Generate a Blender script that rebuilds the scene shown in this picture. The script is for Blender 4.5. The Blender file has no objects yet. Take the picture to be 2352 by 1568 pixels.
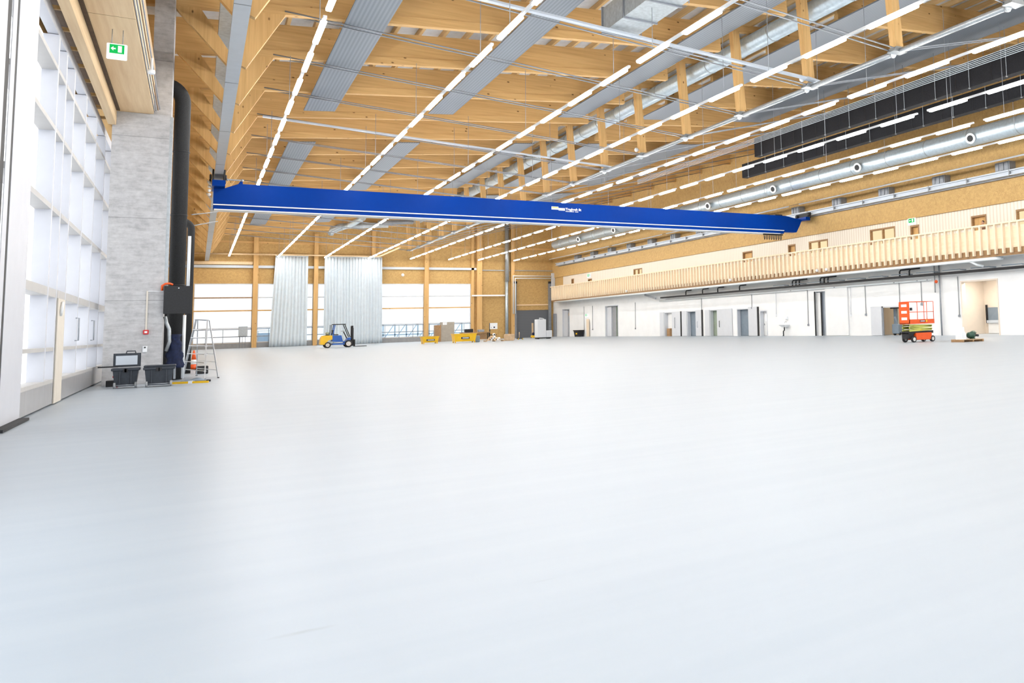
import bpy, bmesh, math, random
from mathutils import Vector, Matrix
random.seed(11)
S = bpy.context.scene
COL = S.collection
PI = math.pi
ORD = ['first', 'second', 'third', 'fourth', 'fifth', 'sixth', 'seventh', 'eighth', 'ninth', 'tenth', 'eleventh', 'twelfth',
       'thirteenth', 'fourteenth', 'fifteenth', 'sixteenth', 'seventeenth', 'eighteenth', 'nineteenth', 'twentieth']

# ------------------------------------------------------------------ materials
def new_mat(name):
    m = bpy.data.materials.new(name); m.use_nodes = True
    nt = m.node_tree; nt.nodes.clear()
    out = nt.nodes.new('ShaderNodeOutputMaterial')
    b = nt.nodes.new('ShaderNodeBsdfPrincipled')
    nt.links.new(b.outputs[0], out.inputs[0])
    return m, nt, b
def ramp(nt, stops):
    r = nt.nodes.new('ShaderNodeValToRGB'); e = r.color_ramp.elements
    while len(e) < len(stops): e.new(0.5)
    for i, (p, c) in enumerate(stops):
        e[i].position = p; e[i].color = (c[0], c[1], c[2], 1)
    return r
def coords(nt, scale=(1, 1, 1), rand=False, kind='Object'):
    tc = nt.nodes.new('ShaderNodeTexCoord'); mp = nt.nodes.new('ShaderNodeMapping')
    mp.inputs['Scale'].default_value = scale
    nt.links.new(tc.outputs[kind], mp.inputs[0])
    if rand:
        oi = nt.nodes.new('ShaderNodeObjectInfo'); mu = nt.nodes.new('ShaderNodeMath'); mu.operation = 'MULTIPLY'
        mu.inputs[1].default_value = 73.0
        nt.links.new(oi.outputs['Random'], mu.inputs[0]); nt.links.new(mu.outputs[0], mp.inputs['Location'])
    return mp
def noise(nt, mp, scale, detail=3, rough=.55):
    n = nt.nodes.new('ShaderNodeTexNoise'); n.inputs['Scale'].default_value = scale
    n.inputs['Detail'].default_value = detail; n.inputs['Roughness'].default_value = rough
    nt.links.new(mp.outputs[0], n.inputs['Vector']); return n
def plain(name, col, rough=.5, metal=0.0, var=.08, scale=3.0, bump=0.0, stretch=(1, 1, 1), spec=.5):
    m, nt, b = new_mat(name)
    mp = coords(nt, stretch); n = noise(nt, mp, scale)
    lo = [c*(1-var) for c in col]; hi = [min(1, c*(1+var)) for c in col]
    r = ramp(nt, [(.3, lo), (.7, hi)])
    nt.links.new(n.outputs[0], r.inputs[0]); nt.links.new(r.outputs[0], b.inputs['Base Color'])
    b.inputs['Roughness'].default_value = rough; b.inputs['Metallic'].default_value = metal
    b.inputs['Specular IOR Level'].default_value = spec
    if bump:
        bp = nt.nodes.new('ShaderNodeBump'); bp.inputs['Strength'].default_value = bump; bp.inputs['Distance'].default_value = .01
        nt.links.new(n.outputs[0], bp.inputs['Height']); nt.links.new(bp.outputs[0], b.inputs['Normal'])
    return m
def wood(name, c1, c2, axis='X', knots=True, rough=.6):
    m, nt, b = new_mat(name)
    s = {'X': (.22, 6, 6), 'Y': (6, .22, 6), 'Z': (6, 6, .22)}[axis]
    mp = coords(nt, s, rand=True); n = noise(nt, mp, 1.6, 4, .6)
    r = ramp(nt, [(.3, c1), (.5, [(a+d)/2 for a, d in zip(c1, c2)]), (.72, c2)])
    nt.links.new(n.outputs[0], r.inputs[0]); src = r.outputs[0]
    if knots:
        s2 = {'X': (.9, 1.6, 1.6), 'Y': (1.6, .9, 1.6), 'Z': (1.6, 1.6, .9)}[axis]
        mp2 = coords(nt, s2, rand=True); v = nt.nodes.new('ShaderNodeTexVoronoi'); v.inputs['Scale'].default_value = 1.3
        nt.links.new(mp2.outputs[0], v.inputs['Vector'])
        k = ramp(nt, [(.055, (1, 1, 1)), (.10, (0, 0, 0))]); nt.links.new(v.outputs['Distance'], k.inputs[0])
        mx = nt.nodes.new('ShaderNodeMix'); mx.data_type = 'RGBA'
        mx.inputs['B'].default_value = (c1[0]*.3, c1[1]*.25, c1[2]*.2, 1)
        nt.links.new(k.outputs[0], mx.inputs['Factor']); nt.links.new(src, mx.inputs['A']); src = mx.outputs['Result']
    nt.links.new(src, b.inputs['Base Color']); b.inputs['Roughness'].default_value = rough
    b.inputs['Specular IOR Level'].default_value = .3
    return m
def osb(name, c1, c2, scale=5):
    m, nt, b = new_mat(name)
    mp = coords(nt); v = nt.nodes.new('ShaderNodeTexVoronoi'); v.inputs['Scale'].default_value = scale
    n = noise(nt, mp, 14, 2); ad = nt.nodes.new('ShaderNodeMixRGB'); ad.inputs[0].default_value = .35
    nt.links.new(n.outputs['Color'], ad.inputs[2]); nt.links.new(mp.outputs[0], ad.inputs[1]); nt.links.new(ad.outputs[0], v.inputs['Vector'])
    sp = nt.nodes.new('ShaderNodeSeparateColor'); nt.links.new(v.outputs['Color'], sp.inputs[0])
    r = ramp(nt, [(.0, c1), (.5, [(a+d)/2 for a, d in zip(c1, c2)]), (1, c2)]); nt.links.new(sp.outputs[0], r.inputs[0])
    nt.links.new(r.outputs[0], b.inputs['Base Color']); b.inputs['Roughness'].default_value = .65
    b.inputs['Specular IOR Level'].default_value = .3
    return m
def stripes(name, c1, c2, axis, per, duty=.5, rough=.5, metal=0):
    m, nt, b = new_mat(name)
    mp = coords(nt); sx = nt.nodes.new('ShaderNodeSeparateXYZ'); nt.links.new(mp.outputs[0], sx.inputs[0])
    d = nt.nodes.new('ShaderNodeMath'); d.operation = 'DIVIDE'; d.inputs[1].default_value = per
    nt.links.new(sx.outputs['XYZ'.index(axis)], d.inputs[0])
    f = nt.nodes.new('ShaderNodeMath'); f.operation = 'FRACT'; nt.links.new(d.outputs[0], f.inputs[0])
    r = ramp(nt, [(0, c1), (duty-.04, c1), (duty+.04, c2), (1, c2)]); nt.links.new(f.outputs[0], r.inputs[0])
    nt.links.new(r.outputs[0], b.inputs['Base Color']); b.inputs['Roughness'].default_value = rough; b.inputs['Metallic'].default_value = metal
    return m
def glow(name, col, strength):
    m = bpy.data.materials.new(name); m.use_nodes = True; nt = m.node_tree; nt.nodes.clear()
    out = nt.nodes.new('ShaderNodeOutputMaterial'); e = nt.nodes.new('ShaderNodeEmission')
    mp = coords(nt, (1, 1, 1)); n = noise(nt, mp, .6, 1)
    r = ramp(nt, [(.3, [c*.97 for c in col]), (.7, col)]); nt.links.new(n.outputs[0], r.inputs[0]); nt.links.new(r.outputs[0], e.inputs[0])
    e.inputs[1].default_value = strength; nt.links.new(e.outputs[0], out.inputs[0]); return m
def glass(name, tint=(.95, .98, 1)):
    m = bpy.data.materials.new(name); m.use_nodes = True; nt = m.node_tree; nt.nodes.clear()
    out = nt.nodes.new('ShaderNodeOutputMaterial'); t = nt.nodes.new('ShaderNodeBsdfTransparent'); g = nt.nodes.new('ShaderNodeBsdfGlossy')
    t.inputs[0].default_value = (*tint, 1); g.inputs['Roughness'].default_value = .03
    fr = nt.nodes.new('ShaderNodeFresnel'); fr.inputs[0].default_value = 1.3
    mx = nt.nodes.new('ShaderNodeMixShader'); nt.links.new(fr.outputs[0], mx.inputs[0]); nt.links.new(t.outputs[0], mx.inputs[1]); nt.links.new(g.outputs[0], mx.inputs[2])
    nt.links.new(mx.outputs[0], out.inputs[0]); return m

GL1, GL2 = (.605, .357, .133), (.765, .492, .210)
M = {}
M['beam'] = wood('glulam_beam', GL1, GL2, 'X')
M['beamY'] = wood('glulam_along', GL1, GL2, 'Y')
M['beamZ'] = wood('glulam_upright', GL1, GL2, 'Z')
M['joist'] = wood('sawn_joist', (.62, .40, .17), (.78, .54, .27), 'Y', False)
M['paleY'] = wood('pale_glulam', (.76, .54, .31), (.88, .68, .43), 'Y', False)
M['spruce'] = wood('pale_spruce', (.83, .67, .48), (.90, .76, .58), 'Z', False)
M['spruceY'] = wood('pale_spruce_rail', (.84, .68, .48), (.92, .78, .58), 'Y', False)
M['soffit'] = plain('dark_soffit', (.10, .06, .035), .7, var=.25, scale=4)
M['brownY'] = wood('brown_board', (.30, .17, .08), (.42, .26, .13), 'Y', False)
M['osb'] = osb('strand_board', (.485, .300, .112), (.645, .425, .168), 14)
M['deck'] = plain('white_deck', (.74, .75, .77), .6)
M['white'] = plain('white_paint', (.86, .865, .86), .6, var=.03, scale=.7)
M['slab'] = plain('grey_slab', (.80, .80, .79), .8, var=.03, scale=1.2)
M['steelw'] = plain('pale_coated_steel', (.56, .61, .67), .45, .1, var=.03)
M['galv'] = plain('galvanised_steel', (.42, .45, .47), .42, .6, var=.12, scale=9)
M['galvd'] = plain('dull_grey_steel', (.30, .32, .35), .5, .4, var=.1)
M['duct'] = plain('duct_steel', (.52, .60, .65), .36, .6, var=.1, scale=6)
M['ductside'] = plain('rect_duct_steel', (.50, .54, .56), .42, .6, var=.14, scale=7)
M['gatebar'] = plain('gate_transom', (.50, .485, .47), .5, .1, var=.03)
M['gate'] = plain('gate_aluminium', (.60, .61, .655), .45, .1, var=.02)
M['kick'] = plain('brushed_plate', (.46, .46, .47), .38, .6, var=.1, scale=3, stretch=(1, 8, 1))
M['cream'] = plain('cream_metal', (.70, .64, .55), .5, .1, var=.04)
M['blue'] = plain('crane_blue', (.0, .036, .265), .34, .0, var=.03, spec=.07)
M['black'] = plain('matt_black', (.012, .012, .014), .6, var=.3, scale=20)
M['rubber'] = plain('black_rubber', (.02, .02, .022), .75, var=.2)
M['pipeblk'] = plain('black_insulation', (.014, .014, .015), .7, var=.5, scale=40, bump=.3)
M['baffle'] = plain('black_felt', (.010, .010, .013), .9, var=.5, scale=30, bump=.3)
M['curtain'] = plain('pale_blue_fabric', (.66, .735, .79), .75, var=.04, scale=2)
M['panel'] = stripes('ribbed_panel', (.17, .195, .225), (.225, .25, .285), 'X', .15, .5, .5, .3)
M['orange'] = plain('orange_paint', (.80, .10, .012), .4, var=.06)
M['lime'] = plain('lime_paint', (.55, .58, .12), .45, var=.05)
M['yellow'] = plain('yellow_paint', (.85, .50, .01), .4, var=.05)
M['fblue'] = plain('truck_blue', (.012, .10, .42), .4, var=.05)
M['navy'] = plain('navy_cloth', (.006, .012, .045), .85, var=.4, scale=14)
M['tote'] = plain('charcoal_plastic', (.028, .034, .045), .5, var=.15, scale=12)
M['grey'] = plain('mid_grey', (.32, .33, .34), .6)
M['lgrey'] = plain('light_grey_panel', (.64, .66, .69), .5, var=.02)
M['bluegrey'] = plain('blue_grey_panel', (.20, .25, .30), .5, var=.06)
M['roller'] = stripes('roller_door', (.135, .145, .16), (.19, .20, .215), 'Z', .22, .8, .5, .2)
M['red'] = plain('red_plastic', (.62, .02, .02), .4)
M['beige'] = plain('beige_plaster', (.78, .68, .57), .8, var=.02)
M['alum'] = plain('ladder_aluminium', (.62, .64, .67), .35, .8, var=.06)
M['tan'] = plain('cardboard', (.56, .40, .25), .85, var=.15)
M['skin'] = plain('skin', (.55, .31, .21), .55)
M['hair'] = plain('dark_hair', (.03, .018, .012), .6)
M['purple'] = plain('dark_sign', (.10, .008, .03), .5)
M['lampw'] = plain('white_housing', (.84, .86, .88), .45, var=.01)
M['lamp'] = glow('lamp_tube', (1, .985, .96), 55)
M['frost'] = glow('daylit_panel', (.93, .965, 1), 1.12)
M['gateglass'] = glow('daylit_glazing', (.93, .96, 1), 1.75)
M['exitg'] = glow('exit_green', (.02, .62, .13), .9)
M['exitw'] = glow('exit_white', (1, 1, 1), 1.1)
M['glass'] = glass('clear_glass')
M['roomlit'] = glow('lit_room_blind', (1, .80, .48), .95)
M['ext'] = plain('pale_facade', (.72, .78, .84), .8, var=.03)
M['extblue'] = plain('pale_blue_steel', (.30, .42, .55), .6)
M['pvc'] = plain('white_pipe', (.80, .84, .85), .4, var=.02)
M['green'] = plain('dark_green_enamel', (.02, .07, .045), .4)
M['gasbottle'] = plain('sage_gas_bottle', (.30, .36, .28), .5)
M['hub'] = plain('white_hub', (.75, .72, .68), .5)

def concrete():
    m, nt, b = new_mat('board_concrete')
    mp = coords(nt, (1, 1, 1)); n = noise(nt, mp, 5, 8, .65)
    mp2 = coords(nt, (1.6, 1.6, 7)); n2 = noise(nt, mp2, 1.5, 6, .65)
    mx = nt.nodes.new('ShaderNodeMixRGB'); mx.inputs[0].default_value = .5
    nt.links.new(n.outputs[0], mx.inputs[1]); nt.links.new(n2.outputs[0], mx.inputs[2])
    r = ramp(nt, [(.34, (.36, .355, .36)), (.5, (.49, .485, .49)), (.64, (.58, .575, .58))]); nt.links.new(mx.outputs[0], r.inputs[0])
    sx = nt.nodes.new('ShaderNodeSeparateXYZ'); nt.links.new(coords(nt).outputs[0], sx.inputs[0])
    d = nt.nodes.new('ShaderNodeMath'); d.operation = 'DIVIDE'; d.inputs[1].default_value = 2.62; nt.links.new(sx.outputs[2], d.inputs[0])
    f = nt.nodes.new('ShaderNodeMath'); f.operation = 'FRACT'; nt.links.new(d.outputs[0], f.inputs[0])
    r2 = ramp(nt, [(.0, (.55, .55, .55)), (.006, (1, 1, 1)), (.994, (1, 1, 1)), (1, (.55, .55, .55))]); nt.links.new(f.outputs[0], r2.inputs[0])
    mu = nt.nodes.new('ShaderNodeMixRGB'); mu.blend_type = 'MULTIPLY'; mu.inputs[0].default_value = 1
    nt.links.new(r.outputs[0], mu.inputs[1]); nt.links.new(r2.outputs[0], mu.inputs[2]); nt.links.new(mu.outputs[0], b.inputs['Base Color'])
    b.inputs['Roughness'].default_value = .8
    bp = nt.nodes.new('ShaderNodeBump'); bp.inputs['Strength'].default_value = .25; bp.inputs['Distance'].default_value = .02
    nt.links.new(n.outputs[0], bp.inputs['Height']); nt.links.new(bp.outputs[0], b.inputs['Normal'])
    return m
M['concrete'] = concrete()

def floor_mat():
    m, nt, b = new_mat('white_epoxy_floor')
    mp = coords(nt, (.09, 1.3, 1)); n = noise(nt, mp, 2.2, 3)
    mpb = coords(nt); n3 = noise(nt, mpb, .05, 2)
    r = ramp(nt, [(.3, (.388, .436, .486)), (.7, (.418, .463, .508))]); nt.links.new(n.outputs[0], r.inputs[0])
    # two grey scuffs lying on the paint near the camera
    src = r.outputs[0]
    for (cx, cy, ax, ay, st) in ((.45, 4.60, .17, .035, .5), (1.62, 4.62, .10, .02, .25)):
        mp2 = coords(nt); mp2.inputs['Location'].default_value = (-cx/ax, -cy/ay, 0); mp2.inputs['Scale'].default_value = (1/ax, 1/ay, 0)
        ln = nt.nodes.new('ShaderNodeVectorMath'); ln.operation = 'LENGTH'; nt.links.new(mp2.outputs[0], ln.inputs[0])
        k = ramp(nt, [(.0, (st, st, st)), (1, (0, 0, 0))]); nt.links.new(ln.outputs['Value'], k.inputs[0])
        nn = noise(nt, coords(nt, (14, 60, 1)), 1, 3); mu = nt.nodes.new('ShaderNodeMath'); mu.operation = 'MULTIPLY'
        nt.links.new(k.outputs[0], mu.inputs[0]); nt.links.new(nn.outputs[0], mu.inputs[1])
        mx = nt.nodes.new('ShaderNodeMix'); mx.data_type = 'RGBA'; mx.inputs['B'].default_value = (.3, .32, .34, 1)
        m2 = nt.nodes.new('ShaderNodeMath'); m2.operation = 'MULTIPLY'; m2.inputs[1].default_value = 2; nt.links.new(mu.outputs[0], m2.inputs[0])
        nt.links.new(m2.outputs[0], mx.inputs['Factor']); nt.links.new(src, mx.inputs['A']); src = mx.outputs['Result']
    nt.links.new(src, b.inputs['Base Color'])
    b.inputs['Roughness'].default_value = .36
    b.inputs['Specular IOR Level'].default_value = .22
    return m
M['floor'] = floor_mat()

# ------------------------------------------------------------------ mesh builder
class MB:
    def __init__(s): s.v = []; s.f = []; s.sm = []; s.mi = []
    def add(s, vs, fs, smooth=False, mi=0):
        o = len(s.v); s.v += [tuple(v) for v in vs]
        for f in fs: s.f.append([i+o for i in f]); s.sm.append(smooth); s.mi.append(mi)
        return s
    def box(s, x0, x1, y0, y1, z0, z1, mi=0):
        v = [(x0, y0, z0), (x1, y0, z0), (x1, y1, z0), (x0, y1, z0), (x0, y0, z1), (x1, y0, z1), (x1, y1, z1), (x0, y1, z1)]
        return s.add(v, [(0, 3, 2, 1), (4, 5, 6, 7), (0, 1, 5, 4), (1, 2, 6, 5), (2, 3, 7, 6), (3, 0, 4, 7)], mi=mi)
    def bev(s, x0, x1, y0, y1, z0, z1, b=.02, mi=0):     # box with chamfered upright and top edges
        def ring(i, z): return [(x0+i+b, y0+i, z), (x1-i-b, y0+i, z), (x1-i, y0+i+b, z), (x1-i, y1-i-b, z), (x1-i-b, y1-i, z), (x0+i+b, y1-i, z), (x0+i, y1-i-b, z), (x0+i, y0+i+b, z)]
        rs = [ring(b, z0), ring(0, z0+b), ring(0, z1-b), ring(b, z1)]
        v = [p for r in rs for p in r]; f = [tuple(range(7, -1, -1)), tuple(range(24, 32))]
        for k in range(3):
            for i in range(8): f.append((k*8+i, k*8+(i+1) % 8, k*8+8+(i+1) % 8, k*8+8+i))
        return s.add(v, f, mi=mi)
    def frustum(s, a, b, z0, z1, mi=0):                   # a,b = (x0,x1,y0,y1) bottom and top
        v = [(a[0], a[2], z0), (a[1], a[2], z0), (a[1], a[3], z0), (a[0], a[3], z0), (b[0], b[2], z1), (b[1], b[2], z1), (b[1], b[3], z1), (b[0], b[3], z1)]
        return s.add(v, [(0, 3, 2, 1), (4, 5, 6, 7), (0, 1, 5, 4), (1, 2, 6, 5), (2, 3, 7, 6), (3, 0, 4, 7)], mi=mi)
    def prism(s, pts, axis, lo, hi, mi=0):                # closed polygon, extruded along an axis
        def P(a, b, c): return {'X': (c, a, b), 'Y': (a, c, b), 'Z': (a, b, c)}[axis]
        n = len(pts); v = [P(a, b, lo) for a, b in pts]+[P(a, b, hi) for a, b in pts]
        f = [tuple(range(n)), tuple(range(2*n-1, n-1, -1))]+[(i, i+n, (i+1) % n+n, (i+1) % n) for i in range(n)]
        return s.add(v, f, mi=mi)
    def bar(s, p, q, w, h, up=(0, 0, 1), mi=0):           # rectangular bar from p to q
        p, q = Vector(p), Vector(q); d = (q-p).normalized(); u = Vector(up)
        if abs(d.dot(u)) > .99: u = Vector((0, 1, 0))
        r = d.cross(u).normalized(); t = r.cross(d)
        v = [c+r*a*w/2+t*b*h/2 for c in (p, q) for a, b in ((-1, -1), (1, -1), (1, 1), (-1, 1))]
        return s.add(v, [(0, 1, 2, 3), (7, 6, 5, 4), (0, 4, 5, 1), (1, 5, 6, 2), (2, 6, 7, 3), (3, 7, 4, 0)], mi=mi)
    def tube(s, pts, r, n=10, cap=True, mi=0):
        pts = [Vector(p) for p in pts]; rs = r if isinstance(r, (list, tuple)) else [r]*len(pts)
        v = []; f = []; prev = None
        for i, p in enumerate(pts):
            d = (pts[min(i+1, len(pts)-1)]-pts[max(i-1, 0)]).normalized()
            if prev is None:
                u = Vector((0, 0, 1)) if abs(d.z) < .9 else Vector((1, 0, 0)); a = d.cross(u).normalized()
            else: a = (prev-d*prev.dot(d)).normalized()
            prev = a; b = d.cross(a)
            v += [p+(a*math.cos(2*PI*k/n)+b*math.sin(2*PI*k/n))*rs[i] for k in range(n)]
        for i in range(len(pts)-1):
            for k in range(n): f.append((i*n+k, i*n+(k+1) % n, i*n+n+(k+1) % n, i*n+n+k))
        s.add(v, f, True, mi)
        if cap:
            o = len(s.v)-len(v); e = o+(len(pts)-1)*n
            s.f += [[o+k for k in range(n-1, -1, -1)], [e+k for k in range(n)]]; s.sm += [False, False]; s.mi += [mi, mi]
        return s
    def lathe(s, prof, c=(0, 0, 0), axis='Z', n=20, mi=0, caps=True):
        v = []; f = []
        for r, h in prof:
            for k in range(n):
                a = 2*PI*k/n; x, y = r*math.cos(a), r*math.sin(a)
                q = {'Z': (x, y, h), 'Y': (x, h, y), 'X': (h, x, y)}[axis]; v.append((c[0]+q[0], c[1]+q[1], c[2]+q[2]))
        for i in range(len(prof)-1):
            for k in range(n): f.append((i*n+k, i*n+(k+1) % n, i*n+n+(k+1) % n, i*n+n+k))
        s.add(v, f, True, mi)
        o = len(s.v)-len(v); e = o+(len(prof)-1)*n
        if not caps: return s
        if prof[0][0] > 1e-4: s.f.append([o+k for k in range(n-1, -1, -1)]); s.sm.append(False); s.mi.append(mi)
        if prof[-1][0] > 1e-4: s.f.append([e+k for k in range(n)]); s.sm.append(False); s.mi.append(mi)
        return s
    def ball(s, c, r, n=12, mi=0, sq=(1, 1, 1)):
        prof = [(max(r*math.sin(PI*i/8), 1e-5), -r*math.cos(PI*i/8)) for i in range(9)]
        o = len(s.v); s.lathe(prof, (0, 0, 0), 'Z', n, mi)
        for i in range(o, len(s.v)):
            x, y, z = s.v[i]; s.v[i] = (c[0]+x*sq[0], c[1]+y*sq[1], c[2]+z*sq[2])
        return s
    def build(s, name, mat, parent=None, origin=None):
        me = bpy.data.meshes.new(name)
        o = Vector(origin) if origin is not None else Vector((0, 0, 0))
        me.from_pydata([Vector(v)-o for v in s.v], [], s.f)
        for x in (mat if isinstance(mat, (list, tuple)) else [mat]): me.materials.append(M[x] if isinstance(x, str) else x)
        me.polygons.foreach_set('use_smooth', s.sm); me.polygons.foreach_set('material_index', s.mi); me.update()
        bm = bmesh.new(); bm.from_mesh(me); bmesh.ops.recalc_face_normals(bm, faces=bm.faces); bm.to_mesh(me); bm.free()
        ob = bpy.data.objects.new(name, me); COL.objects.link(ob)
        if parent is not None: ob.parent = parent
        else: ob.location = o
        return ob
    def solo(s, name, label, cat, mat, group=None, kind=None):
        xs, ys, zs = zip(*s.v)
        ob = s.build(name, mat, None, ((min(xs)+max(xs))/2, (min(ys)+max(ys))/2, min(zs)))
        return tag(ob, label, cat, group, kind)
def tag(o, label=None, cat=None, group=None, kind=None):
    if label: o['label'] = label
    if cat: o['category'] = cat
    if group: o['group'] = group
    if kind: o['kind'] = kind
    return o
def thing(name, label, cat, loc=(0, 0, 0), rz=0, group=None):
    o = bpy.data.objects.new(name, None); o.empty_display_size = .2; COL.objects.link(o)
    o.location = loc; o.rotation_euler = (0, 0, rz); return tag(o, label, cat, group)
def struct(name, mb, mat, label=None):
    o = mb.build(name, mat); o['kind'] = 'structure'
    if label: o['label'] = label
    return o
def copy_tree(o, parent=None):
    c = o.copy(); COL.objects.link(c)
    if parent is not None: c.parent = parent
    for ch in list(o.children): copy_tree(ch, c)
    return c
def text_mesh(name, s, size, mat, parent, loc, rot, extrude=.004, bold=0.0):
    cu = bpy.data.curves.new(name, 'FONT'); cu.body = s; cu.size = size; cu.extrude = extrude; cu.offset = bold; cu.resolution_u = 2
    t = bpy.data.objects.new(name+'_tmp', cu); COL.objects.link(t); bpy.context.view_layer.update()
    me = bpy.data.meshes.new_from_object(t); bpy.data.objects.remove(t)
    me.materials.clear(); me.materials.append(M[mat]); o = bpy.data.objects.new(name, me); COL.objects.link(o)
    o.parent = parent; o.location = loc; o.rotation_euler = rot; return o

# ------------------------------------------------------------------ camera (measured from the photograph)
CAMR = ((0.8228017, -0.5675434, -0.0298631), (0.0264210, 0.0906870, -0.9955289), (0.5677141, 0.8183339, 0.0896125))
FPX, PPX, PPY, EYE = 1892.31, 1762.92, 565.44, 1.4
cd = bpy.data.cameras.new('camera'); cam = bpy.data.objects.new('camera', cd); COL.objects.link(cam); S.camera = cam
cd.sensor_width = 36; cd.sensor_fit = 'HORIZONTAL'; cd.lens = FPX/2352*36
cd.shift_x = (1176-PPX)/2352; cd.shift_y = (PPY-784)/2352; cd.clip_start = .05; cd.clip_end = 600
rx, dn, fw = [Vector(r) for r in CAMR]
mw = Matrix((rx, -dn, -fw)).transposed().to_4x4(); mw.translation = (0, 0, EYE); cam.matrix_world = mw

# ------------------------------------------------------------------ the hall: main sizes
XW, YF = 42.8, 117.0                      # right wall, far wall
def zb(x): return 13.0+.092*(x-2.1)       # underside of the roof beams
BH, JH = 1.45, .28                        # beam depth, joist depth
PITCH, Y0 = 5.6, 33.95                    # roof trusses

struct('floor', MB().box(-6, 60, -30, YF+.2, -.3, 0), 'floor')
struct('ground', MB().box(-60, 110, YF+.6, 190, -.5, -.05), 'ext')
zt = lambda x: zb(x)+BH+JH
struct('ceiling', MB().prism([(-3.6, zt(-3.6)), (43.6, zt(43.6)), (43.6, zt(43.6)+.35), (-3.6, zt(-3.6)+.35)], 'Y', -12, YF+.4), 'deck')

def wall_boxes(axis, c0, c1, a0, a1, z0, z1, holes):
    """wall between c0..c1 across, a0..a1 along, with rectangular holes (a,b,zlo,zhi)"""
    mb = MB()
    def put(p, q, zl, zh):
        if q-p < 1e-4 or zh-zl < 1e-4: return
        if axis == 'Y': mb.box(c0, c1, p, q, zl, zh)
        else: mb.box(p, q, c0, c1, zl, zh)
    cur = a0
    for (p, q, zl, zh) in sorted(holes):
        put(cur, p, z0, z1); put(p, q, z0, zl); put(p, q, zh, z1); cur = q
    put(cur, a1, z0, z1); return mb

# far wall -----------------------------------------------------------
bays = [(-.35, 5.45), (5.98, 11.88), (12.38, 18.45), (18.95, 24.92), (25.50, 31.05)]
far_holes = [(a, b, .6, 7.68) for a, b in bays]+[(37.15, 42.2, 0, 7.15)]
struct('wall_far', wall_boxes('X', YF, YF+.4, -3.6, 43.6, 0, 20.5, far_holes), 'osb')
struct('trim_1', MB().box(-3.2, 31.1, YF-.06, YF, 0, .58), 'grey')
for i, (a, b) in enumerate(bays):
    w = thing('window_%d' % (i+1), None, None, ((a+b)/2, YF+.2, .6)); w['kind'] = 'structure'; O = w.location
    fr = MB()
    for (za, zc, d) in ((.6, .72, .1), (2.32, 2.42, .07), (7.58, 7.68, .1)): fr.box(a, b, YF+.1-d, YF+.22, za, zc)
    for xx in (a, b-.08): fr.box(xx, xx+.08, YF, YF+.22, .72, 7.58)
    fr.build('window_frame', 'lgrey', w, O)
    MB().box(a, b, YF-.12, YF+.1, 5.92, 6.06).build('transom', 'lgrey' if i else 'brownY', w, O)
    MB().box(a, b, YF-.12, YF+.1, 4.36, 4.52).build('transom', 'beam', w, O)
    MB().box(a+.08, b-.08, YF+.14, YF+.17, 2.42, 7.58).build('frosted_pane', 'frost', w, O)
    if i == 0: MB().box(a+.08, b-.08, YF+.14, YF+.17, .72, 2.32).build('frosted_pane', 'frost', w, O)
    else: MB().box(a+.08, b-.08, YF+.15, YF+.16, .72, 2.32).build('clear_pane', 'glass', w, O)
    gb = MB()
    for zz in ((1.30, 1.40), (2.18, 2.28)): gb.box(a, b, YF-.10, YF-.04, zz[0], zz[1])
    for k in range(3): gb.box(a+1.2+k*1.7, a+1.26+k*1.7, YF-.09, YF-.04, .58, 2.2)
    gb.build('guard_rail', 'galvd', w, O)
# what stands outside, seen through the low clear panes
oc = thing('outdoor_gantry', 'pale blue steel lattice outside the far windows, behind the right end of them', 'gantry', (26, YF+7, -.05)); O = oc.location
g = MB(); gd = MB()
for k in range(9): g.box(19.6+k*1.5, 19.75+k*1.5, YF+7, YF+7.15, -.05, 2.9)
for k in range(8): gd.bar((19.7+k*1.5, YF+7.08, .3), (21.2+k*1.5, YF+7.08, 2.6), .09, .09)
g.box(19.5, 32, YF+7, YF+7.15, 2.75, 2.95); g.box(19.5, 32, YF+7, YF+7.15, .9, 1.05)
g.build('frame', 'extblue', oc, O); gd.build('brace', 'extblue', oc, O)
oc = thing('outdoor_stair', 'pale outdoor flight of steps seen through the left far window bay', 'stairs', (8, YF+6, -.05)); O = oc.location
g = MB()
for k in range(9): g.box(2.2, 10.5, YF+5+k*.35, YF+5.35+k*.35, -.05, .15+k*.2)
g.build('step_block', 'extblue', oc, O); g = MB()
for k in range(7): g.box(2.3+k*1.35, 2.36+k*1.35, YF+4.8, YF+4.86, -.05, 2.0)
g.box(2.2, 10.6, YF+4.8, YF+4.86, 1.95, 2.02); g.build('handrail', 'galvd', oc, O)
MB().box(-30, 60, YF+24, YF+26, -.05, 3.0).solo('outdoor_hedge_wall', 'low pale wall outside, across the yard behind the far windows', 'wall', 'ext')

# wooden uprights of the far wall
for i, (xa, xb, dep, zz) in enumerate([(5.46, 5.96, .42, 15), (11.9, 12.36, .42, 15.5), (18.47, 18.93, .42, 16), (24.94, 25.48, .42, 16.6), (31.06, 31.42, .3, 17.2), (31.75, 32.45, .55, 17.2), (36.5, 37.0, .45, 17.6)]):
    MB().box(xa, xb, YF-dep, YF-.001, 0, zb((xa+xb)/2)-.02).solo('wall_post', ORD[i]+' upright timber post from the left on the far wall', 'post', 'beamZ', 'timber posts of the far wall')
struct('trim_2', MB().box(-3, 32, YF-.30, YF-.1, 9.55, 9.86), 'steelw')
struct('trim_3', MB().box(-3, 43, YF-.10, YF-.02, 12.55, 12.82), 'beam')
struct('trim_4', MB().box(-3, 5.4, YF-.32, YF-.02, 9.95, 10.30), 'paleY')
struct('trim_5', MB().box(32, 42.7, YF-.16, YF-.08, 9.50, 9.62), 'galv')
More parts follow.
